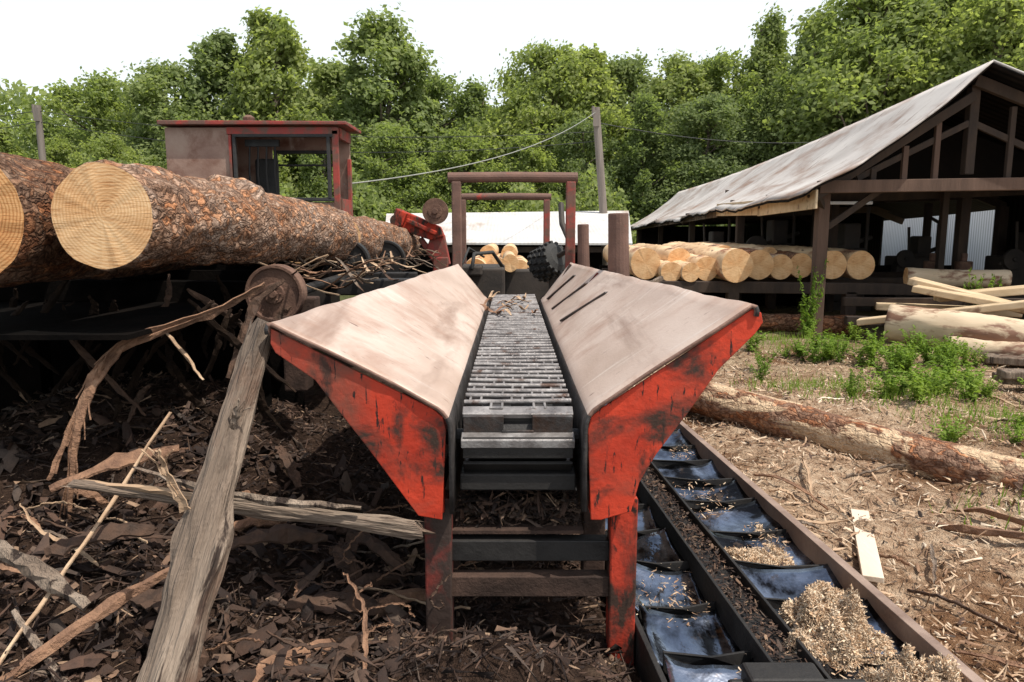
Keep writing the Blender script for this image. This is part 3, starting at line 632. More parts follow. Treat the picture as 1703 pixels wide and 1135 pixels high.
# ------------------------------------------------------------------ litter (uncountable)
def chips(name,n,xr,yr,L,W,curl,tilt,m,zo=0.0,pos=None,mask=None):
    if pos is None:
        x=rng.uniform(*xr,n); y=yr[0]+(yr[1]-yr[0])*rng.uniform(0,1,n)**1.3
        if mask is not None:
            k=mask(x,y); x=x[k];y=y[k]; n=len(x)
        z=hgt(x,y)+zo+rng.uniform(0,.02,n)
    else: x,y,z=pos; n=len(x)
    L_=L[0]+(L[1]-L[0])*rng.uniform(0,1,n)**2.2; W_=np.minimum(W[0]+(W[1]-W[0])*rng.uniform(0,1,n)**1.6,L_*.8)
    yaw=rng.uniform(0,6.28,n); p=rng.normal(0,tilt,n); r=rng.normal(0,tilt,n)
    cy,sy,cp,sp,cr,sr=np.cos(yaw),np.sin(yaw),np.cos(p),np.sin(p),np.cos(r),np.sin(r)
    ax=np.stack([cy*cp,sy*cp,sp],-1); 
    bx=np.stack([-sy*cr,cy*cr,sr],-1); cxn=np.cross(ax,bx)
    base=np.stack([x,y,z],-1); vs=[]
    for iu in (-1,0,1):
        for iv in (-1,0,1):
            uu=iu*.5*(1+rng.uniform(-.35,.25,n)); vv=iv*.5*(1+rng.uniform(-.4,.3,n))*(1-.45*abs(iu))
            zz=curl*W_*(iv*iv)*-1+curl*.4*L_*(iu*iu)*rng.uniform(-.6,.4,n)+curl*W_
            vs.append(base+ax*(uu*L_)[:,None]+bx*(vv*W_)[:,None]+cxn*zz[:,None])
    V=np.stack(vs,1).reshape(-1,3)
    q=np.array([[0,1,4,3],[1,2,5,4],[3,4,7,6],[4,5,8,7]])
    F=(np.arange(n)[:,None,None]*9+q[None]).reshape(-1,4)
    o=npmesh(name,V,F,m); o['kind']='stuff'; return o
chips('bark_litter',19000,(-3.2,.42),(1.2,5.2),(.008,.055),(.004,.022),.25,.4,CHIPD,.0)
chips('bark_litter',5500,(-3.0,.42),(1.2,4.5),(.04,.18),(.003,.011),.5,.4,CHIPD,.012)
chips('bark_litter',1000,(-2.8,-.3),(1.4,3.8),(.05,.19),(.025,.08),.3,.45,CHIPD,.015)
def notwaste(x,y):
    xs=x+.07*(y-2.2); return ~((xs>.40)&(xs<1.42)&(y<6.5))
chips('wood_litter',36000,(.6,6.5),(1.3,9),(.008,.05),(.003,.016),.25,.5,CHIPL,.004,mask=notwaste)
chips('wood_litter',7500,(.6,6.5),(1.3,9),(.04,.13),(.003,.018),.4,.4,CHIPL,.01,mask=notwaste)
chips('bark_litter',5000,(.6,6.5),(1.3,9),(.006,.07),(.004,.028),.2,.5,CHIPD,.004,mask=notwaste)
n=1800; chips('bark_litter',n,None,None,(.015,.11),(.004,.025),.3,.5,CHIPD,pos=(rng.uniform(-.19,.24,n),2.54+rng.uniform(0,1,n)**2*1.0,.455+rng.uniform(0,.10,n)))

# ------------------------------------------------------------------ waste conveyor
wc=empty('waste_conveyor',(.9,4,0),'low black flighted waste conveyor filled with bark and shavings','conveyor')
def xo(base,y): return base-.07*(y-2.2)
ya,yb=1.55,6.3
b=B()
b.add([(xo(.47,ya),ya,.0),(xo(1.35,ya),ya,.0),(xo(1.35,yb),yb,.0),(xo(.47,yb),yb,.0)],[(0,1,2,3)]); emit(b,'bed_plate',BLACK,wc)
b=B(); x0,x1=xo(1.36,ya),xo(1.36,yb)
b.prism([(x0,ya,-.05),(x0+.014,ya,-.05),(x0+.014,ya,.155),(x0+.045,ya,.152),(x0+.045,ya,.163),(x0,ya,.168)],(x1-x0,yb-ya,0)); o=emit(b,'side_rail',RAILM,wc,bevel=.003); o['label']='brown rusty angle-iron side rail'
b=B(); x0,x1=xo(.455,ya),xo(.455,yb)
b.prism([(x0,ya,-.05),(x0+.02,ya,-.05),(x0+.02,ya,.12),(x0,ya,.12)],(x1-x0,yb-ya,0)); emit(b,'side_rail',BLACK,wc,bevel=.003)
b=B(); x0,x1=xo(.795,ya),xo(.795,yb)
b.prism([(x0,ya,.01),(x0+.15,ya,.01),(x0+.15,ya,.175),(x0+.137,ya,.175),(x0+.137,ya,.13),(x0+.013,ya,.13),(x0+.013,ya,.175),(x0,ya,.175)],(x1-x0,yb-ya,0)); emit(b,'centre_channel',BLACK,wc,bevel=.003)
y=1.62; k=0
while y<6.1:
    for (xa,xb) in ((xo(.48,y),xo(.79,y)),(xo(.95,y),xo(1.355,y))):
        b=B(); P=.322
        sk_=random.uniform(-.06,.06); tl=random.uniform(-.012,.012); dn=random.uniform(0,9); yo_=random.uniform(-.02,.02)
        prof=[(y+yo_+P*t,.040+.012*t+.045*t**3.2,0) for t in np.linspace(0,1,12)]
        ns_=11; fs=[];mi=[]
        for (py,pz,_) in prof:
            tt=(py-y-yo_)/P
            for s in np.linspace(0,1,ns_):
                side=.045*abs(2*s-1)**5
                b.v.append((xa+(xb-xa)*s,py+sk_*(s-.5)*tt-.03*tt*math.sin(s*3.14),pz+side*(1-.4*tt)+tl*(s-.5)*4+.014*noise.noise(Vector((s*3,py*6,dn)))))
        for i_ in range(len(prof)-1):
            for s in range(ns_-1): a=i_*ns_+s; fs.append((a,a+1,a+ns_+1,a+ns_)); mi.append(0)
        b.f=fs; b.m=mi
        emit(b,'pan',GLOSS,wc,smooth=True,solid=.005)
        b=B()
        yy_=y+yo_+P+.006; hh_=random.uniform(.108,.130)
        b.prism([(xa,yy_+sk_*-.5,.05),(xb,yy_+sk_*.5,.05),(xb,yy_+sk_*.5+.01,hh_+random.uniform(-.01,.005)),((xa+xb)/2,yy_-.014,hh_-.008),(xa,yy_-sk_*.5+.01,hh_)],(0,.010,0))
        emit(b,'flight',BLACK,wc,bevel=.002)
    y+=.345; k+=1
n=3200; yy=rng.uniform(1.6,6.2,n); chips('bark_litter',n,None,None,(.006,.045),(.004,.018),.2,.4,CHIPD,pos=(xo(.87,yy)+rng.uniform(-.055,.055,n),yy,.135+rng.uniform(0,.03,n)))
n=5200; yy=rng.uniform(1.6,6.2,n); ph=(yy-1.62)%.345; xx=np.where(rng.uniform(0,1,n)<.35,rng.uniform(.49,.78,n),rng.uniform(.96,1.33,n))
kk=(np.sin(yy*4+xx*5)+np.sin(yy*9-xx*7))>.2
tt=np.clip(ph/.322,0,1)
chips('wood_litter',int(kk.sum()),None,None,(.004,.045),(.002,.010),.2,.25,CHIPL,pos=(xo(xx,yy)[kk],yy[kk],(.050+.012*tt+.045*tt**3.2+rng.uniform(0,.012,n))[kk]))
def fluff(cx,cy,cz,rx,ry,rz,n,label):
    a=rng.uniform(0,6.28,n); rr=rng.uniform(0,1,n)**.6
    wob=1+.22*np.sin(a*3+cx*20)+.12*np.sin(a*5+cy*9)
    x=cx+rx*rr*np.cos(a)*wob; y=cy+ry*rr*np.sin(a)*wob
    lump=.75+.3*np.sin(x*42+cx*9)*np.cos(y*37)+.2*np.sin(rr*9+a*5)
    z=cz+rz*np.sqrt(np.clip(1-rr**2,0,1))*lump*rng.uniform(.8,1.08,n)
    o=chips('shaving_pile',n,None,None,(.005,.034),(.0008,.0028),.9,.75,FIBER,pos=(x,y,z)); o['label']=label
fluff(1.08,2.40,.06,.16,.18,.20,26000,'fluffy heap of shredded pale orange wood fibre')
fluff(1.22,2.06,.06,.15,.15,.17,18000,'fluffy heap of shredded pale orange wood fibre')
fluff(1.02,3.10,.05,.12,.10,.07,5000,'thin scatter of shredded wood fibre')
fluff(1.18,3.2,.05,.05,.3,.04,2500,'thin scatter of shredded wood fibre')
fluff(1.24,2.70,.05,.06,.22,.07,5000,'fluffy heap of shredded pale orange wood fibre')
b=B(); b.box((.80,2.05,.14),(.22,.10,.14)); b.tube([(.64,2.05,.16),(1.05,2.05,.16)],.02,10); emit(b,'bearing_block',BLACK,wc,bevel=.01)

# ------------------------------------------------------------------ ground items beside waste conveyor
mklog('fallen_log',(1.24,6.1,.22),(3.45,3.02,.10),.140,.122,[BARKR,END],'long partly stripped log lying on ground beside waste conveyor',None,140,64,.008,11,bend=.05)
b=B(); b.beam((1.53,3.0,H(1.53,3.0)+.05),(1.80,3.72,H(1.80,3.72)+.05),.085,.025); tag(emit(b,'pale_board',WHITEW,bevel=.003),'short pale white board lying on the sawdust','board')
for (p0,p1,r,lab) in (((4.6,9.1,.38),(6.9,7.3,.20),.23,'pale peeled log sloping on the ground by boards'),
                      ((5.6,9.4,.2),(7.9,8.3,.2),.22,'pale peeled log sloping on the ground by boards'),
                      ((5.0,8.5,.16),(6.6,7.0,.12),.14,'pale peeled log sloping on the ground by boards'),
                      ((4.9,10.6,.15),(3.2,10.9,.16),.14,'reddish log lying under the shed edge')):
    mklog('peeled_log',p0,p1,r,r*.92,[PEELW if p0[1]<10 else BARKS,END],lab,'logs on the ground near the shed',50,40,.012,int(r*100))
for k,(p0,p1,w,t_) in enumerate((((5.3,10.0,.82),(6.9,8.7,.34),.36,.09),((5.2,9.7,.74),(6.6,8.5,.46),.3,.08),((5.0,10.3,.45),(6.6,9.7,.42),.22,.1),((5.1,8.0,.12),(6.8,7.1,.1),.25,.08),((4.6,7.0,.1),(5.7,6.7,.12),.3,.07),((4.5,6.8,.18),(5.6,6.6,.20),.2,.07),((4.5,9.7,.3),(6.0,8.7,.64),.24,.08),((5.6,9.9,.6),(7.2,9.5,.8),.26,.1))):
    b=B(); b.beam(p0,p1,w,t_); tag(emit(b,'sawn_board',GREYW if k in(3,4,5) else BOARD,bevel=.012),'grey weathered board lying on the ground' if k in(3,4,5) else 'loose thick sawn slab leaning on peeled logs','board','loose boards near the shed')
for k in range(90):
    x=random.uniform(1.7,6); y=random.uniform(2.2,9); 
    if k<26: x=random.uniform(1.5,3.2); y=random.uniform(2,4)
    L=random.uniform(.12,.5); a=random.uniform(0,6.28)
    pts=[(x+math.cos(a)*L*t,y+math.sin(a)*L*t,H(x+math.cos(a)*L*t,y+math.sin(a)*L*t)+.02+.03*math.sin(t*3)) for t in (0,.35,.7,1)]
    strip(pts,[.006,.02,.018,.006],random.choice([TANW,GREYW,TANW,WHITEW,STRIP,DSTRIP]),'broken stick of wood lying on the sawdust',(math.sin(a),-math.cos(a),.3),'wood_stick',.01,'sticks on the sawdust ground')
for (pts,ws) in (([(2.0,3.6,.03),(2.15,3.4,.09),(2.45,3.15,.12),(2.6,2.9,.05)],[.02,.035,.03,.012]),([(2.25,3.75,.03),(2.3,3.5,.14),(2.55,3.2,.1)],[.01,.025,.01]),([(2.3,3.1,.03),(2.55,3.0,.1),(2.8,2.85,.04)],[.02,.03,.015])):
    strip(pts,ws,STRIP,'curved dark branch lying on the sawdust',(0,1,.5),'dead_branch',.025,'dead branches on the sawdust')

# ------------------------------------------------------------------ leaves / plants
def leafquads(c,nrm,size,asp=.6):
    n=len(c); r=rng.normal(0,1,(n,3)); nrm=nrm/np.linalg.norm(nrm,axis=1,keepdims=True)
    t=np.cross(nrm,r); t/=np.linalg.norm(t,axis=1,keepdims=True); b=np.cross(nrm,t)
    s=size[:,None]
    V=np.stack([c-t*s,c+b*s*asp+nrm*s*.12,c+t*s,c-b*s*asp+nrm*s*.12],1).reshape(-1,3)
    F=np.arange(n*4).reshape(-1,4); return V,F
def weedmesh(n=420,hh=.5,w=.3):
    st=10; pts=[];ns=[];sz=[]; SV=[]
    for s in range(st):
        a=rng.uniform(0,6.28); lean=rng.uniform(.1,1)*w; h=hh*rng.uniform(.55,1)
        m=n//st; prev=np.zeros(3); 
        for j in range(m):
            t=(j+1)/m; c=np.array([math.cos(a)*lean*t**1.3,math.sin(a)*lean*t**1.3,h*t])
            if j%6==5:
                e=np.array([-math.sin(a),math.cos(a),0])*.003
                SV+= [prev-e,prev+e,c+e,c-e]; prev=c
            o=rng.normal(0,.022*(1.2-t*.6),3)
            pts.append((c[0]+o[0],c[1]+o[1],max(.01,c[2]+o[2]))); ns.append((o[0]*8,o[1]*8,.9+rng.uniform(0,.4))); sz.append(rng.uniform(.018,.038))
    V,F=leafquads(np.array(pts),np.array(ns)+rng.normal(0,.35,(len(pts),3)),np.array(sz),.45)
    V=np.concatenate([V,np.array(SV)]); F=np.arange(len(V)).reshape(-1,4)
    return V,F
weeds=[]
for s in range(4):
    v,f=weedmesh(420,.42,.26); o=npmesh('weed_plant',v,f,WEED); weeds.append(o)
wspots=[]
while len(wspots)<54:
    x=random.uniform(2.9,5.0); y=random.uniform(6.3,9.2)
    if math.sin(x*3.1+1)+math.sin(y*2.7+x)>-.1: wspots.append((x,y,random.uniform(.4,1.0)))
wspots+=[(3.05,6.0,.9),(3.25,6.2,1.),(3.2,5.8,.8),(3.5,6.3,.8),(2.95,4.95,.6),(3.1,5.1,.5),(4.2,6.8,.5),(4.1,5.6,.5),(4.5,5.4,.5),(3.9,4.7,.4),(3.4,4.9,.5),(3.6,5.2,.5),
 (2.55,7.6,.6),(2.8,8.2,.7),(2.9,9,.8),(6.35,10.1,3.0),(6.25,10.2,2.4),(6.45,10.15,2.1),(4.0,10.0,.8),(3.95,10.05,1.7),(4.02,10.08,2.6),(4.6,10.0,.7),(5.0,7.0,.5),(3.1,4.3,.4)]
first=set()
for k,(x,y,s) in enumerate(wspots):
    j=k%4
    if j not in first: o=weeds[j]; first.add(j)
    else: o=weeds[j].copy(); C.objects.link(o)
    o.location=(x,y,H(x,y)-.02); o.scale=(s if s<1.5 else .8,s if s<1.5 else .8,s*random.uniform(.8,1.15)); o.rotation_euler=(0,0,random.uniform(0,6.28))
    tag(o,'leafy bright green weed growing from the sawdust ground','weed','weeds on the yard ground')
n=16000; gx_=rng.uniform(2.0,6.5,n); gy_=rng.uniform(3.4,10,n); keep=(np.sin(gx_*2.1+1)+np.sin(gy_*1.7+gx_)+rng.uniform(-.6,.6,n))>.6
gx_,gy_=gx_[keep],gy_[keep]; n=len(gx_); bz=hgt(gx_,gy_)
aa=rng.uniform(0,6.28,n); hh=rng.uniform(.04,.13,n); ww=.004
p0=np.stack([gx_-np.cos(aa)*ww,gy_-np.sin(aa)*ww,bz],-1);p1=np.stack([gx_+np.cos(aa)*ww,gy_+np.sin(aa)*ww,bz],-1)
lean=np.stack([-np.sin(aa)*hh*.5,np.cos(aa)*hh*.5,hh],-1)
V=np.stack([p0,p1,p1*.5+p0*.5+lean],1).reshape(-1,3); o=npmesh('grass_tufts',V,np.arange(n*3).reshape(-1,3),WEED); o['kind']='stuff'

# ------------------------------------------------------------------ trees
def treeparts(seed,Hh,Wd,ncl,nl,low,ls=(.07,.155),pk=.38,sq=.8):
    rs=np.random.default_rng(seed)
    b=B()
    tp=[(0,0,0)]
    for i in range(1,9): tp.append((tp[-1][0]+rs.normal(0,.1),tp[-1][1]+rs.normal(0,.1),Hh*.92*i/8))
    b.tube(tp,[.2*(1-.85*i/8)+.02 for i in range(9)],10)
    cs=[];ns=[];sz=[]
    lob=rs.uniform(0,6.28,4)
    for k in range(ncl):
        u_=(k+rs.uniform(0,1))/ncl; u_=u_**.9; t=low+(1-low)*u_
        rr=Wd*(max(0.02,1-((u_-pk)/(1.04-pk))**2))**.7
        a=rs.uniform(0,6.28); rr*=(1+.25*math.sin(2*a+lob[0]+u_*4)+.2*math.sin(3*a+lob[1]+u_*9))
        q=rs.uniform(.1,1)**.5
        cx,cy,cz=math.cos(a)*rr*q,math.sin(a)*rr*q,Hh*t*.96-.25*rr*q
        rc=Wd*rs.uniform(.14,.32)*(1.15-.5*u_)
        if k%2==0:
            zb=max(cz-rr*q*.7,Hh*.1); ii=min(7,int(zb/(Hh*.92)*8)); o0=tp[ii]
            b.tube([(o0[0],o0[1],zb),(cx*.5+o0[0]*.5,cy*.5+o0[1]*.5,(zb+cz)/2-.1),(cx,cy,cz)],[.07,.04,.015],6)
        m=int(nl*rs.uniform(.6,1.3))
        d=rs.normal(0,1,(m,3)); d/=np.linalg.norm(d,axis=1,keepdims=True)
        rad=rc*(.35+1.15*rs.uniform(0,1,m)**.8)*(1+.4*np.sin(d[:,0]*6+k)*np.cos(d[:,2]*5+k)+.25*np.sin(d[:,1]*11+k))
        P=np.array([cx,cy,cz])+d*rad[:,None]*np.array([1.1,1.1,sq])
        cs.append(P); ns.append(d*.4+rs.normal(0,.6,(m,3))+np.array([.2,-.5,.55])); sz.append(rs.uniform(ls[0],ls[1],m))
    V,F=leafquads(np.concatenate(cs),np.concatenate(ns),np.concatenate(sz),.62)
    return b,V,F
variants=[]
specs=[(12,3.0,100,.06,.38,.8),(12,2.3,90,.1,.3,1.1),(12,3.5,115,.05,.5,.7),(12,1.9,90,.12,.25,1.3),(12,3.1,100,.05,.55,.8),(12,2.8,105,.08,.2,.9)]
for j,(h_,w_,nc,lw,pk_,sq_) in enumerate(specs):
    b,V,F=treeparts(100+j,h_,w_,nc,340,lw,pk=pk_,sq=sq_)
    e=bpy.data.objects.new('broadleaf_tree',None); C.objects.link(e); e.location=(0,0,0); ORG[e.name]=(0,0,0)
    tr=emit(b,'trunk',TRUNK,e,smooth=True); cr=npmesh('crown',V,F,LEAF,parent=e)
    variants.append([e,tr,cr,False])
T=[(-31,46,9.5),(-28,49,9.2),(-24.6,46,12.0),(-21.6,47,11.4),(-19.4,44,12.4),(-16.6,45,14.2),(-13.5,44,15.2),(-10.5,47,13.2),(-7.3,44,14.9),
(-4.6,47,12.3),(-2.1,46,11.6),(-.4,49,10.8),(2.0,44,13.4),(4.4,45,13.4),(6.8,46,11.8),(9.7,45,11.6),(12.3,46,12.0),(15.0,46,14.1),(16.8,43,13.3),
(16.5,36,12.8),(18.8,38,14.9),(21.4,39,16),(23.6,36,15.6),(26.5,39,16),(30,42,16),(34,44,15),(20.5,33,12),(24.5,31,13),(14.2,40,9.5),
(-27,39,6.8),(-23.5,40,7.6),(-20,38,7.6),(-16.5,39,8.4),(-13,38,7.6),(-9.5,39,8.6),(-6,38,8.2),(-2.6,39,8),(.6,38,7.6),(3.6,39,8.6),(6.6,38,8),(9.6,38,8.2),(12.2,37,8.5),(-30.5,40,7),(-34,44,9)]
for k,(x,y,h_) in enumerate(T):
    j=(k*5+k//6)%6; e,tr,cr,used=variants[j]
    if used:
        e2=bpy.data.objects.new('broadleaf_tree',None); C.objects.link(e2)
        t2=tr.copy();c2=cr.copy(); C.objects.link(t2);C.objects.link(c2); t2.parent=e2;c2.parent=e2
    else: e2=e; variants[j][3]=True
    s=h_/12.; e2.location=(x,y,H(x,y)-.1); sw=s*random.uniform(.92,1.2); e2.scale=(sw,sw,s); e2.rotation_euler=(0,0,random.uniform(0,6.28))
    tag(e2,'tall leafy green tree in the wood behind the yard' if h_>9.4 else 'shorter bushy green tree at the wood edge','tree','trees at the edge of the yard')
n=90000; x=rng.uniform(-60,60,n); y=rng.uniform(50,56,n)
top=9.2+1.5*np.sin(x*.35)+1.2*np.sin(x*.9+1)+.7*np.sin(x*2.3)
z=-1.3+ (top+1.3)*rng.uniform(0,1,n)**.8
V,F=leafquads(np.stack([x,y,z],-1),rng.normal(0,1,(n,3))+np.array([0,-.5,.5]),rng.uniform(.16,.34,n)); 
o=npmesh('distant_wood',V,F,LEAF); o['kind']='stuff'
n=50000; x=rng.uniform(-45,30,n); top=2.6+1.*np.sin(x*.6)+.8*np.sin(x*1.7+1)+.4*np.sin(x*4)
y=rng.uniform(33,37,n); z=-1.3+(top+1.3)*rng.uniform(0,1,n)**.7
V,F=leafquads(np.stack([x,y,z],-1),rng.normal(0,1,(n,3))+np.array([0,-.4,.6]),rng.uniform(.08,.2,n))
o=npmesh('undergrowth',V,F,LEAF); o['kind']='stuff'

# ------------------------------------------------------------------ shed
sh=empty('open_sawmill_shed',(6.5,18,0),'open timber sawmill shed with aged sagging sheet metal roof','building')
def ex(y): return 4.08+.04*(y-10)
def ez(y): return 2.13-.022*(y-10)+.03*math.sin(y*.9)+.012*math.sin(y*2.3)
def rx(y): return 5.90+.04*(y-10)
def rz(y): return 3.54-.027*(y-10)-.16*math.sin((y-9)/22*3.14)
ny=90;nx=20; yA,yB=9.6,31.
def slope(dz,m,name,lab=None):
    b=B()
    for i in range(ny+1):
        y=yA+(yB-yA)*i/ny
        for k in range(nx+1):
            t=k/nx; x=rx(y)+(ex(y)-.38-rx(y))*t
            z=rz(y)+(ez(y)-.17-rz(y))*t-.15*math.sin(t*3.14)**.9+.012*math.sin(y*2.1+t*3)*t+.024*noise.noise(Vector((t*4,y*1.1,0)))+.008*noise.noise(Vector((t*9,y*4,5)))
            yy=y+(.12*noise.noise(Vector((t*6,0,3))) if i==0 else 0)
            if k==nx: x+=.10*noise.noise(Vector((y*2.4,1,1))); z-=.02+.05*noise.noise(Vector((y*2.3,4,1)))
            b.v.append((x,yy+(.02 if dz and i==0 else 0),z+dz))
    n=nx+1
    for i in range(ny):
        for k in range(nx): a=i*n+k; b.f.append((a,a+n,a+n+1,a+1)); b.m.append(0)
    o=emit(b,name,m,sh,smooth=True,solid=.02)
    if lab:o['label']=lab
slope(0,ROOFM,'roof','pale rusty sagging metal roof slope'); slope(-.035,DARKB,'roof_shade_lining')  # near-black layer below the sheets colours the roof underside as shade
def slope2(dz,m,name):
    b=B()
    for i in range(ny+1):
        y=yA+(yB-yA)*i/ny
        for k in range(3):
            t=k/2; b.v.append((rx(y)+.01+3.6*t,y,rz(y)+.01-1.35*t+dz))
    for i in range(ny):
        for k in range(2): a=i*3+k; b.f.append((a,a+1,a+4,a+3)); b.m.append(0)
    emit(b,name,m,sh,smooth=True,solid=.02)
slope2(0,ROOFM,'roof'); slope2(-.035,DARKB,'roof_shade_lining')
def post(x,y,z1,w,m=TIMBERL,name='post',z0=-.2):
    b=B(); b.box((x,y,(z1+z0)/2),(w,w,z1-z0)); emit(b,name,m,sh,bevel=.01)
post(4.15,10.2,2.05,.15); post(5.95,10.05,3.30,.12,TIMBER,z0=2.2); post(4.35,14.5,1.95,.14,TIMBER); post(4.5,19,1.85,.14,TIMBER); post(4.7,24,1.75,.14,TIMBER); post(4.95,29.5,1.6,.14,TIMBER)
post(5.7,13.5,2.3,.14,TIMBER); post(7.4,12.5,2.4,.16,TIMBER); post(6.4,16,2.6,.14,TIMBER); post(9.2,10.0,1.9,.16,TIMBER);post(9.0,14,1.9,.16,TIMBER); post(8.3,15.2,2.0,.12,TIMBER); post(6.8,12.0,2.4,.10,TIMBER)
for y in (9.95,12.2,14.5,19,24,29.5):
    b=B(); b.beam((ex(y)-.1,y,ez(y)-.10),(ex(y)+5.2,y,ez(y)+(-.02 if y<12 else .10)),.12,.16); emit(b,'tie_beam',TIMBERL if y<10 else TIMBER,sh,bevel=.008)
    b=B(); b.beam((ex(y)-.2,y,ez(y)-.26),(rx(y),y,rz(y)-.34),.08,.12); emit(b,'rafter',TIMBER,sh,bevel=.006)
    b=B(); b.beam((rx(y),y,rz(y)-.15),(rx(y)+3.5,y,rz(y)-1.47),.08,.14); emit(b,'rafter',TIMBER,sh,bevel=.006)
    if y>10 and y<20:
        for x,zt_ in ((5.35,2.45),(6.0,2.8),(7.0,2.6)):
            b=B(); b.box((x,y,(2.05+zt_)/2),(.1,.06,zt_-2.05)); emit(b,'truss_strut',TIMBER,sh,bevel=.006)
for x,zt_ in ((5.1,2.56),(5.5,2.86),(6.45,3.05),(7.0,2.85),(4.7,2.27)):
    b=B(); b.box((x,10.0,(2.1+zt_)/2),(.07,.06,zt_-2.1)); emit(b,'truss_strut',TIMBERL if x in (5.1,5.5) else TIMBER,sh,bevel=.006)
b=B(); b.beam((4.5,10.02,2.15),(5.9,10.02,2.85),.05,.08); b.beam((7.6,10.02,2.15),(5.95,10.02,2.85),.05,.08); emit(b,'truss_brace',TIMBER,sh,bevel=.004)
for yy_ in (11.3,):
    b=B(); e_=ex(yy_); r_=rx(yy_); b.prism([(e_+.25,yy_,ez(yy_)-.05),(r_,yy_,rz(yy_)-.34),(r_+3.2,yy_,rz(yy_)-1.40)],(0,.03,0)); emit(b,'gable_shade_sheet',DARKB,sh)  # dark sheet filling the gable, stands for the shade inside the roof
b=B(); b.beam((4.18,10.2,1.75),(3.9,9.9,2.02),.06,.08); b.beam((4.2,10.2,1.5),(4.9,10.15,2.02),.06,.08); emit(b,'brace',TIMBER,sh,bevel=.004)
b=B()
for (y0_,y1_,dz_) in ((9.7,12.3,-.26),(12.2,15.2,-.20)):
    b.beam((ex(y0_)-.2,y0_,ez(y0_)+dz_-.02),(ex(y1_)-.2,y1_,ez(y1_)+dz_+.03),.03,.24)
emit(b,'fascia_board',BOARD,sh,bevel=.006)
b=B(); b.beam((ex(15.2)-.2,15.2,ez(15)-.24),(ex(30)-.2,30,ez(30)-.22),.03,.16); emit(b,'fascia_board',GREYW,sh,bevel=.006)
b=B(); b.box((9.4,12.2,1.05),(.05,5.2,2.1)); b.box((9.45,25.2,.95),(.05,11.6,1.9)); b.box((7.2,30.5,.7),(4.4,.05,1.8)); emit(b,'darkening_boards',DARKB,sh)  # dark boards added to close the open sides and darken the interior
b=B(); b.box((5.1,12,1.90),(1.1,.10,.05)); emit(b,'lamp_fixture',WHITEM,sh,bevel=.01)
wb=empty('white_metal_building',(14,21.5,0),'white ribbed metal building beyond the open shed','building')
b=B(); b.box((14,21.5,1.5),(4,7,3.4)); emit(b,'wall',WHITEM,wb)
b=B(); b.prism([(11.8,17.8,3.2),(16.2,17.8,3.2),(14,17.8,4.2)],(0,7.4,0)); emit(b,'roof',ROOFP,wb)
ld=empty('timber_log_rack',(4.2,12,0),'dark timber rack carrying peeled logs under the shed','rack')
for y in (10.9,12.4,14.2):
    b=B(); b.beam((1.7,y,.68),(8.2,y,.60),.16,.16); emit(b,'rack_beam',TIMBER,ld,bevel=.01)
for x in (1.8,3.2,4.9,6.4,7.9):
    for y in (10.9,14.2):
        b=B(); b.box((x,y,.25),(.16,.16,.70)); emit(b,'rack_post',TIMBER,ld,bevel=.008)
b=B(); b.box((5.2,14.6,.4),(7.0,.05,.8)); emit(b,'back_boards',DARKB,ld)
b=B(); b.beam((4.6,10.4,.5),(8.2,9.9,.52),.12,.12); b.beam((4.6,10.3,.25),(8.2,9.8,.22),.12,.12); emit(b,'front_rail',TIMBER,ld,bevel=.01)
G2='peeled logs on the timber rack'
lg=[(1.98,11.2,.99,.23),(2.30,10.9,.88,.145),(2.57,10.8,.88,.14),(2.84,11.0,.93,.175),(3.20,10.7,.98,.235),(3.60,11.0,.98,.215),(3.96,11.1,.94,.18),(4.36,11.4,.95,.19),(4.76,11.2,.97,.215),(5.18,11.2,.97,.215),(2.6,11.7,1.02,.18),(3.4,12.1,1.05,.19),(4.15,12.2,1.05,.17)]
for k,(x,y,z,r) in enumerate(lg):
    L=random.uniform(3.6,4.6)
    mklog('peeled_log',(x,y,z),(x+.0+random.uniform(-.1,.1),y+L,z+.02),r,r*.85,[PEEL if k not in(5,7) else BARKS,END],
      'peeled pale yellow pine log on the timber rack' if k not in(5,7) else 'log with reddish bark lying on timber rack',G2,24,32,.012,20+k)
mklog('peeled_log',(5.7,10.9,.82),(7.0,10.6,.80),.13,.12,[PEELW,END],'short peeled log lying crosswise on the rack',G2,20,32,.006,50)
def machine(x,y,lab,s=1):
    e=empty('sawmill_machine',(x,y,0),lab,'machine','machines in the shed')
    b=B(); b.box((x,y,.65*s),(.9*s,.6*s,1.0*s)); b.box((x+.2*s,y,1.35*s),(.3*s,.4*s,.5*s)); b.box((x,y,.1),(1.1*s,.8*s,.2)); b.beam((x-.5*s,y-.2,1.0*s),(x+.6*s,y-.1,1.35*s),.08,.08); emit(b,'body',DARKM,e,bevel=.03)
    b=B(); b.tube([(x-.3*s,y-.38*s,1.1*s),(x-.3*s,y-.30*s,1.1*s)],.2*s,24); b.tube([(x-.3*s,y-.42*s,1.1*s),(x-.3*s,y,1.1*s)],.04,10); emit(b,'flywheel',DARKM,e,bevel=.01)
    b=B(); b.tube([(x+.45*s,y-.2,.6*s),(x+.45*s,y-.2,1.9*s)],.03,10); b.tube([(x+.45*s,y-.2,1.9*s),(x+.2*s,y-.3,2.0*s)],.03,10); b.tube([(x-.1*s,y-.1,1.1*s),(x-.15*s,y-.1,1.8*s)],.025,10); emit(b,'lever',DARKM,e)
machine(6.0,14.,'dark sawmill machine with levers and flywheel under shed'); machine(8.7,13.0,'dark sawmill machine with levers and flywheel under shed',.9)
machine(5.2,15.5,'dark sawmill machine with levers and flywheel under shed',1.05); machine(4.4,17,'dark sawmill machine with levers and flywheel under shed',.9)
machine(7.7,14.6,'dark sawmill machine with levers and flywheel under shed',.85)
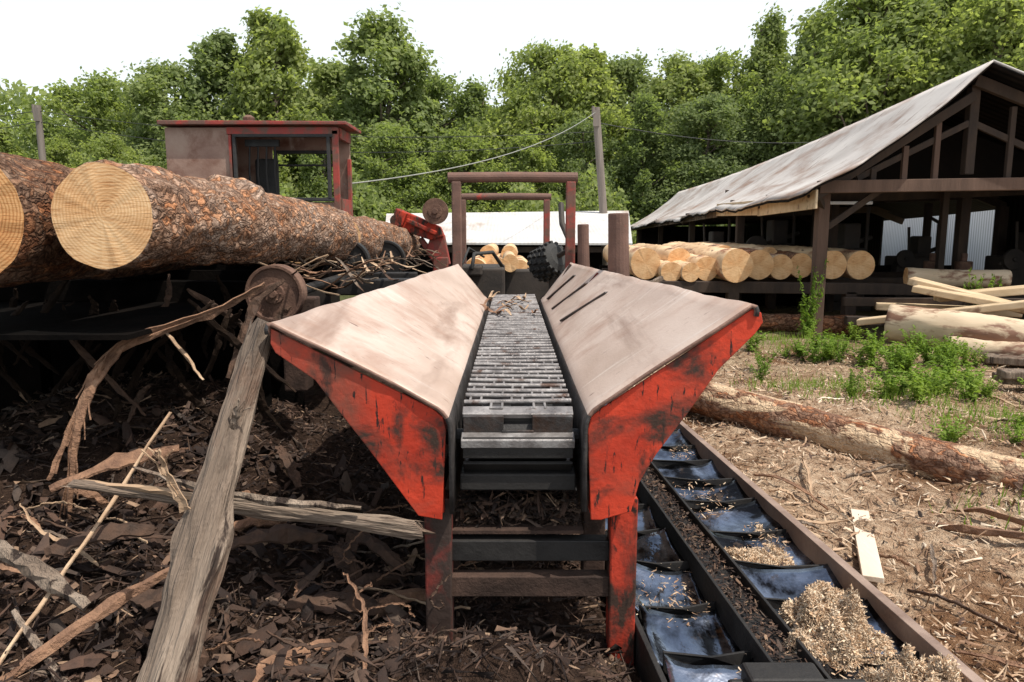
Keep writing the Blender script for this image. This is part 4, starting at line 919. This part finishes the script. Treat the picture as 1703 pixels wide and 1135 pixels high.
for k,(x,y,z) in enumerate(((6.85,12.3,.86),(7.3,12.2,.86))):
    b=B(); b.tube([(x,y,z-.10),(x,y,z+.12)],.13,20); b.tube([(x,y,z+.12),(x,y,z+.25)],.05,12); tag(emit(b,'steel_drum',RUST,bevel=.015),'small rusty steel drum on the rack','drum','drums on the rack')

ls=empty('low_storage_shed',(0,24,-1.3),'low storage shed with long pale metal roof','building')
b=B()
P=[(-3.3,19.5,1.10),(3.1,19.5,1.08),(3.9,25.5,2.05),(-4.2,25.5,1.95)]
b.prism(P,(0,0,.05)); emit(b,'roof',ROOFP,ls)
b=B(); b.box((0,25.6,.20),(7.6,.1,3.0)); emit(b,'wall',DARKB,ls)
for x in (-3.1,-1.5,0,1.5,2.9):
    b=B(); b.box((x,19.8,-.15),(.14,.14,2.4)); emit(b,'post',TIMBER,ls)
b=B(); b.box((-.1,19.7,.96),(6.3,.1,.14)); emit(b,'eave_beam',TIMBER,ls)

# ------------------------------------------------------------------ operator cab
cb=empty('operator_cab',(-3.0,9.3,0),'faded steel operator cab with red trim and open window','cab')
xL,xC,xR=-4.03,-3.29,-2.02; z0,z1=1.25,2.66; yf,ybk=9.0,9.62
b=B()
b.box(((xL+xC)/2,yf,(z0+z1)/2),(xC-xL,.04,z1-z0))
b.box(((xC+xR)/2,yf,(z0+1.80)/2),(xR-xC,.04,1.80-z0))
b.box((xL+.02,(yf+ybk)/2+.021,(z0+z1)/2),(.04,ybk-yf,z1-z0))
b.box(((xL+xR)/2,(yf+ybk)/2,z0-.02),(xR-xL,ybk-yf,.04))
b.box((-3.50,ybk,(z0+z1)/2),(1.02,.04,z1-z0)); b.box((-2.10,ybk,(z0+z1)/2),(.16,.04,z1-z0)); b.box((-2.58,ybk,1.54),(.80,.04,.58)); b.box((-2.58,ybk,2.56),(.80,.04,.20))
emit(b,'wall',CABW,cb,bevel=.004)
b=B(); b.box((xR,(yf+ybk)/2,1.55),(.04,ybk-yf-.05,.6)); b.box((xR,(yf+ybk)/2,2.6),(.04,ybk-yf-.05,.12)); b.box((xR,ybk-.06,2.1),(.04,.08,.5)); emit(b,'side_wall',CABR,cb,bevel=.004)
b=B(); b.box(((xC+xR)/2,yf-.03,2.62),(xR-xC+.02,.05,.08)); b.box((xR-.03,yf-.03,2.05),(.07,.05,1.15)); b.box((xC+.02,yf-.03,2.15),(.03,.05,.85))
emit(b,'window_frame',CABR,cb,bevel=.004)
b=B(); b.box(((xC+xR)/2,yf-.04,2.565),(1.16,.05,.035)); b.box(((xC+xR)/2,yf-.04,1.84),(1.16,.05,.04)); b.box((xC+.07,yf-.04,2.2),(.035,.05,.72)); b.box((xR-.11,yf-.04,2.2),(.04,.05,.72)); emit(b,'window_gasket',RUBBER,cb,bevel=.006)
b=B(); b.box((-2.58,ybk-.04,2.44),(.76,.04,.04)); b.box((-2.58,ybk-.04,1.86),(.76,.04,.04)); b.box((-2.94,ybk-.04,2.15),(.04,.04,.6)); b.box((-2.21,ybk-.04,2.15),(.04,.04,.6)); b.box((-2.58,ybk-.04,2.28),(.72,.03,.025)); emit(b,'rear_window_frame',RUBBER,cb,bevel=.006)
b=B(); b.prism([(xL-.04,yf-.12,2.68),(xR+.12,yf-.12,2.68),(xR+.12,yf-.12,2.72),(xL-.04,yf-.12,2.73)],(0,ybk-yf+.25,0)); emit(b,'roof',CABR,cb,bevel=.008)
b=B(); b.tube([(-3.12,9.2,2.72),(-3.12,9.2,2.8),(-3.12,9.2,2.83)],[.06,.07,.03],12); emit(b,'roof_vent',RUST,cb,bevel=.005)
b=B(); b.box((-2.98,9.35,1.75),(.36,.3,.12)); b.box((-3.02,9.48,2.1),(.28,.08,.50)); b.box((-2.95,9.4,1.45),(.1,.1,.5)); emit(b,'seat',RUBBER,cb,bevel=.03)
b=B()
for i_ in range(4): b.tube([(-3.1+.1*i_,9.15,1.7),(-3.12+.1*i_,9.13,2.15),(-3.1+.1*i_,9.13,2.5)],.012,8)
b.box((-2.9,9.15,1.66),(.5,.15,.12)); b.box((-2.95,9.13,2.5),(.40,.05,.08)); emit(b,'control_levers',BLACK,cb)
b=B(); b.box((-3.0,9.35,.6),(1.6,.5,1.25)); emit(b,'pedestal',DARKM,cb,bevel=.02)

# ------------------------------------------------------------------ red debarker arm + misc machine
da=empty('red_debarker_arm',(-1.0,8.,0),'red angular steel debarker arm with round disc','machine')
b=B()
b.prism([(-1.22,8,1.72),(-1.08,8,1.66),(-.98,8,1.62),(-.76,8,1.52),(-.72,8,1.42),(-.86,8,1.38),(-.98,8,1.42),(-1.1,8,1.46),(-1.2,8,1.5),(-1.26,8,1.6)],(0,.18,0))
b.box((-1.17,7.95,1.62),(.12,.1,.14),(0,.4,0)); b.tube([(-1.2,7.9,1.58),(-1.2,8.25,1.58)],.07,16); b.box((-.95,7.97,1.52),(.34,.04,.05),(0,.42,0))
emit(b,'arm',REDG,da,bevel=.012)
b=B(); b.prism([(-.86,8.05,1.44),(-.72,8.05,1.44),(-.66,8.05,1.12),(-.80,8.05,1.08),(-.92,8.05,1.25)],(0,.12,0)); b.box((-.76,8.1,.6),(.16,.16,1.2)); b.beam((-.98,8.1,1.4),(-.7,8.1,1.0),.06,.06); emit(b,'arm_post',CABR,da,bevel=.01)
b=B(); b.tube([(-.80,7.94,1.68),(-.80,7.99,1.68)],.135,32); b.tube([(-.80,7.9,1.68),(-.80,8.1,1.68)],.03,12); b.tube([(-.8,7.93,1.68),(-.8,7.935,1.68)],.075,24); emit(b,'disc',RUST,da,bevel=.004)
dw=empty('ribbed_feed_wheel',(.33,7.6,0),'black ribbed rubber feed wheel tilted above the conveyor','wheel')
b=B(); ax=Vector((.55,-.55,.35)).normalized(); c=Vector((.36,7.6,1.17))
b.tube([c-ax*.16,c-ax*.13,c+ax*.13,c+ax*.16],[.10,.15,.15,.10],24); 
u_=ax.cross(Vector((0,0,1))).normalized(); w_=ax.cross(u_)
for k in range(14):
    a=2*math.pi*k/14
    for j in (-.1,-.03,.04,.11):
        rdir=u_*math.cos(a+j*2)+w_*math.sin(a+j*2)
        p=c+ax*j+rdir*.16; Mx=Matrix((rdir,ax,ax.cross(rdir))).transposed()
        b.box(p,(.03,.045,.035),Mx)
emit(b,'tyre',RUBBER,dw,bevel=.004)
b=B(); b.tube([c+ax*.1,c+ax*.35,Vector((.5,7.6,1.55)),Vector((.5,7.8,1.75))],.03,10); b.box((.45,7.75,.55),(.14,.14,1.1)); emit(b,'bracket',DARKM,dw,bevel=.004)
hs=empty('debarker_housing',(-.1,8.2,0),'low dark debarker housing with pipes behind the chain','machine')
b=B(); b.box((-.33,8.2,.55),(.5,1.0,1.1)); b.box((-.45,7.7,1.08),(.3,.3,.1)); b.box((.05,8.9,.5),(1.1,.3,1.05)); emit(b,'body',DARKM,hs,bevel=.02)
b=B(); b.tube([(-.4,7.5,1.1),(-.38,7.6,1.25),(-.2,7.8,1.26),(-.1,8.0,1.1)],.02,8); b.tube([(-.5,7.6,1.15),(-.45,7.9,1.3),(-.3,8.1,1.2)],.012,8); emit(b,'hose',RUBBER,hs,smooth=True)
mklog('peeled_log',(-.02,8.6,1.11),(-.05,10.6,1.11),.10,.09,[PEEL,END],'peeled log leaving the conveyor beyond the frames',None,20,24,.008,70)
for k,(x,y,z,r) in enumerate(((-.62,12.6,.80,.2),(-.25,12.8,.82,.2),(.12,12.7,.80,.19),(.46,12.6,.8,.17),(-.42,13.2,1.06,.15),(-.05,13.1,1.07,.14),(-.4,12.5,.45,.2),(0,12.5,.45,.2),(.38,12.5,.45,.18),(-.75,12.5,.42,.18),(-.6,12.55,.13,.19),(-.2,12.55,.13,.19),(.2,12.55,.13,.19),(.58,12.55,.12,.18))):
    mklog('peeled_log',(x,y,z),(x+.02,y+2.6,z),r,r*.9,[PEEL,END2 if k%3==0 else END],'tan peeled log stacked beyond the conveyor end','logs stacked beyond the conveyor',16,24,.010,80+k)
for k in range(26):
    x=random.uniform(.75,1.75); y=random.uniform(8.2,11); L=random.uniform(.5,1.3); a=random.uniform(.4,2.6); z=H(x,y)+random.uniform(.1,.7)
    b=B(); b.beam((x,y,z),(x+math.cos(a)*L,y+math.sin(a)*L,z+random.uniform(-.1,.3)),.07,.05); tag(emit(b,'scrap_board',random.choice([TANW,GREYW,TIMBERL]),bevel=.004),'scrap board piled beside the conveyor end','board','scrap boards beside the conveyor')

# ------------------------------------------------------------------ poles and wires
def pole(x,y,z0,z1,r,lean,lab):
    e=empty('utility_pole',(x,y,z0),lab,'utility pole','utility poles')
    b=B(); b.tube([(x+lean,y,z0-.3),(x+lean*.5,y,(z0+z1)/2),(x,y,z1)],[r*1.25,r*1.1,r],14); emit(b,'shaft',POLE,e)
    b=B(); b.box((x,y-.12,z1-.35),(.2,.08,.5)); b.tube([(x-.1,y-.12,z1-.3),(x-.1,y-.12,z1+.02)],.05,8); emit(b,'insulator',POLE,e)
pole(2.70,25,-1.4,5.35,.12,.6,'leaning weathered wooden utility pole behind the yard')
pole(-18.3,30,-1.4,6.2,.12,.05,'weathered wooden utility pole near the trees')
def cable(p0,p1,sag,r,m,lab):
    p0=Vector(p0);p1=Vector(p1)
    pts=[p0.lerp(p1,t)-Vector((0,0,sag*4*t*(1-t))) for t in np.linspace(0,1,28)]
    b=B(); b.tube(pts,r,6); tag(emit(b,'overhead_cable',m,smooth=True),lab,'cable','overhead cables')
cable((2.68,24.9,5.2),(-2.1,9.6,2.05),.35,.010,CABLE,'thick pale sagging cable running from the pole')
cable((2.68,25,4.9),(14,30,5.),.4,.012,DCABLE,'thin dark overhead wire strung between poles')
cable((-18.3,30,6.0),(2.7,25,4.6),.5,.012,DCABLE,'thin dark overhead wire strung between poles')
cable((-18.3,30,5.6),(2.7,25,4.3),.7,.012,DCABLE,'thin dark overhead wire strung between poles')
cable((-18.3,30,6.0),(-36,34,6.0),.4,.014,DCABLE,'thin dark overhead wire strung between poles')
cable((-18.3,30,5.6),(-36,34,5.3),.5,.014,DCABLE,'thin dark overhead wire strung between poles')

# ------------------------------------------------------------------ light, sky, camera
sd=Vector((.50,-.30,1.15)).normalized(); el=math.asin(sd.z); az=math.atan2(sd.x,sd.y)
w=bpy.data.worlds.new('World'); S.world=w; w.use_nodes=True; nt=w.node_tree
sk=nt.nodes.new('ShaderNodeTexSky'); sk.sky_type='NISHITA'; sk.sun_disc=False; sk.sun_elevation=el; sk.sun_rotation=az
sk.air_density=1.0; sk.dust_density=3.0; sk.ozone_density=1.0
tc=nt.nodes.new('ShaderNodeTexCoord'); sx=nt.nodes.new('ShaderNodeSeparateXYZ'); nt.links.new(tc.outputs['Generated'],sx.inputs[0])
hz=_ramp(nt,[(0,(.97,.97,.97)),(.32,(.92,.92,.92)),(.5,(.42,.42,.42)),(1,(.08,.08,.08))],sx.outputs[2])
skc=_mix(nt,hz.outputs[0],sk.outputs[0],(7.3,7.85,8.05))
bg=nt.nodes['Background']; nt.links.new(skc,bg.inputs[0]); bg.inputs[1].default_value=.145
l=bpy.data.lights.new('sun','SUN'); l.energy=5; l.angle=R(.5); l.color=(1,.95,.86)
lo_=bpy.data.objects.new('sun',l); C.objects.link(lo_); lo_.rotation_mode='QUATERNION'; lo_.rotation_quaternion=sd.to_track_quat('Z','Y'); lo_.location=(5,-4,12)
cam=bpy.data.cameras.new('camera'); cam.lens=26.42; cam.sensor_width=36; cam.clip_end=3000; cam.clip_start=.05
co=bpy.data.objects.new('camera',cam); C.objects.link(co); co.location=(0,0,1.5); co.rotation_euler=(R(81.5),0,0); S.camera=co
S.view_settings.view_transform='Standard'; S.view_settings.look='None'; S.view_settings.exposure=0
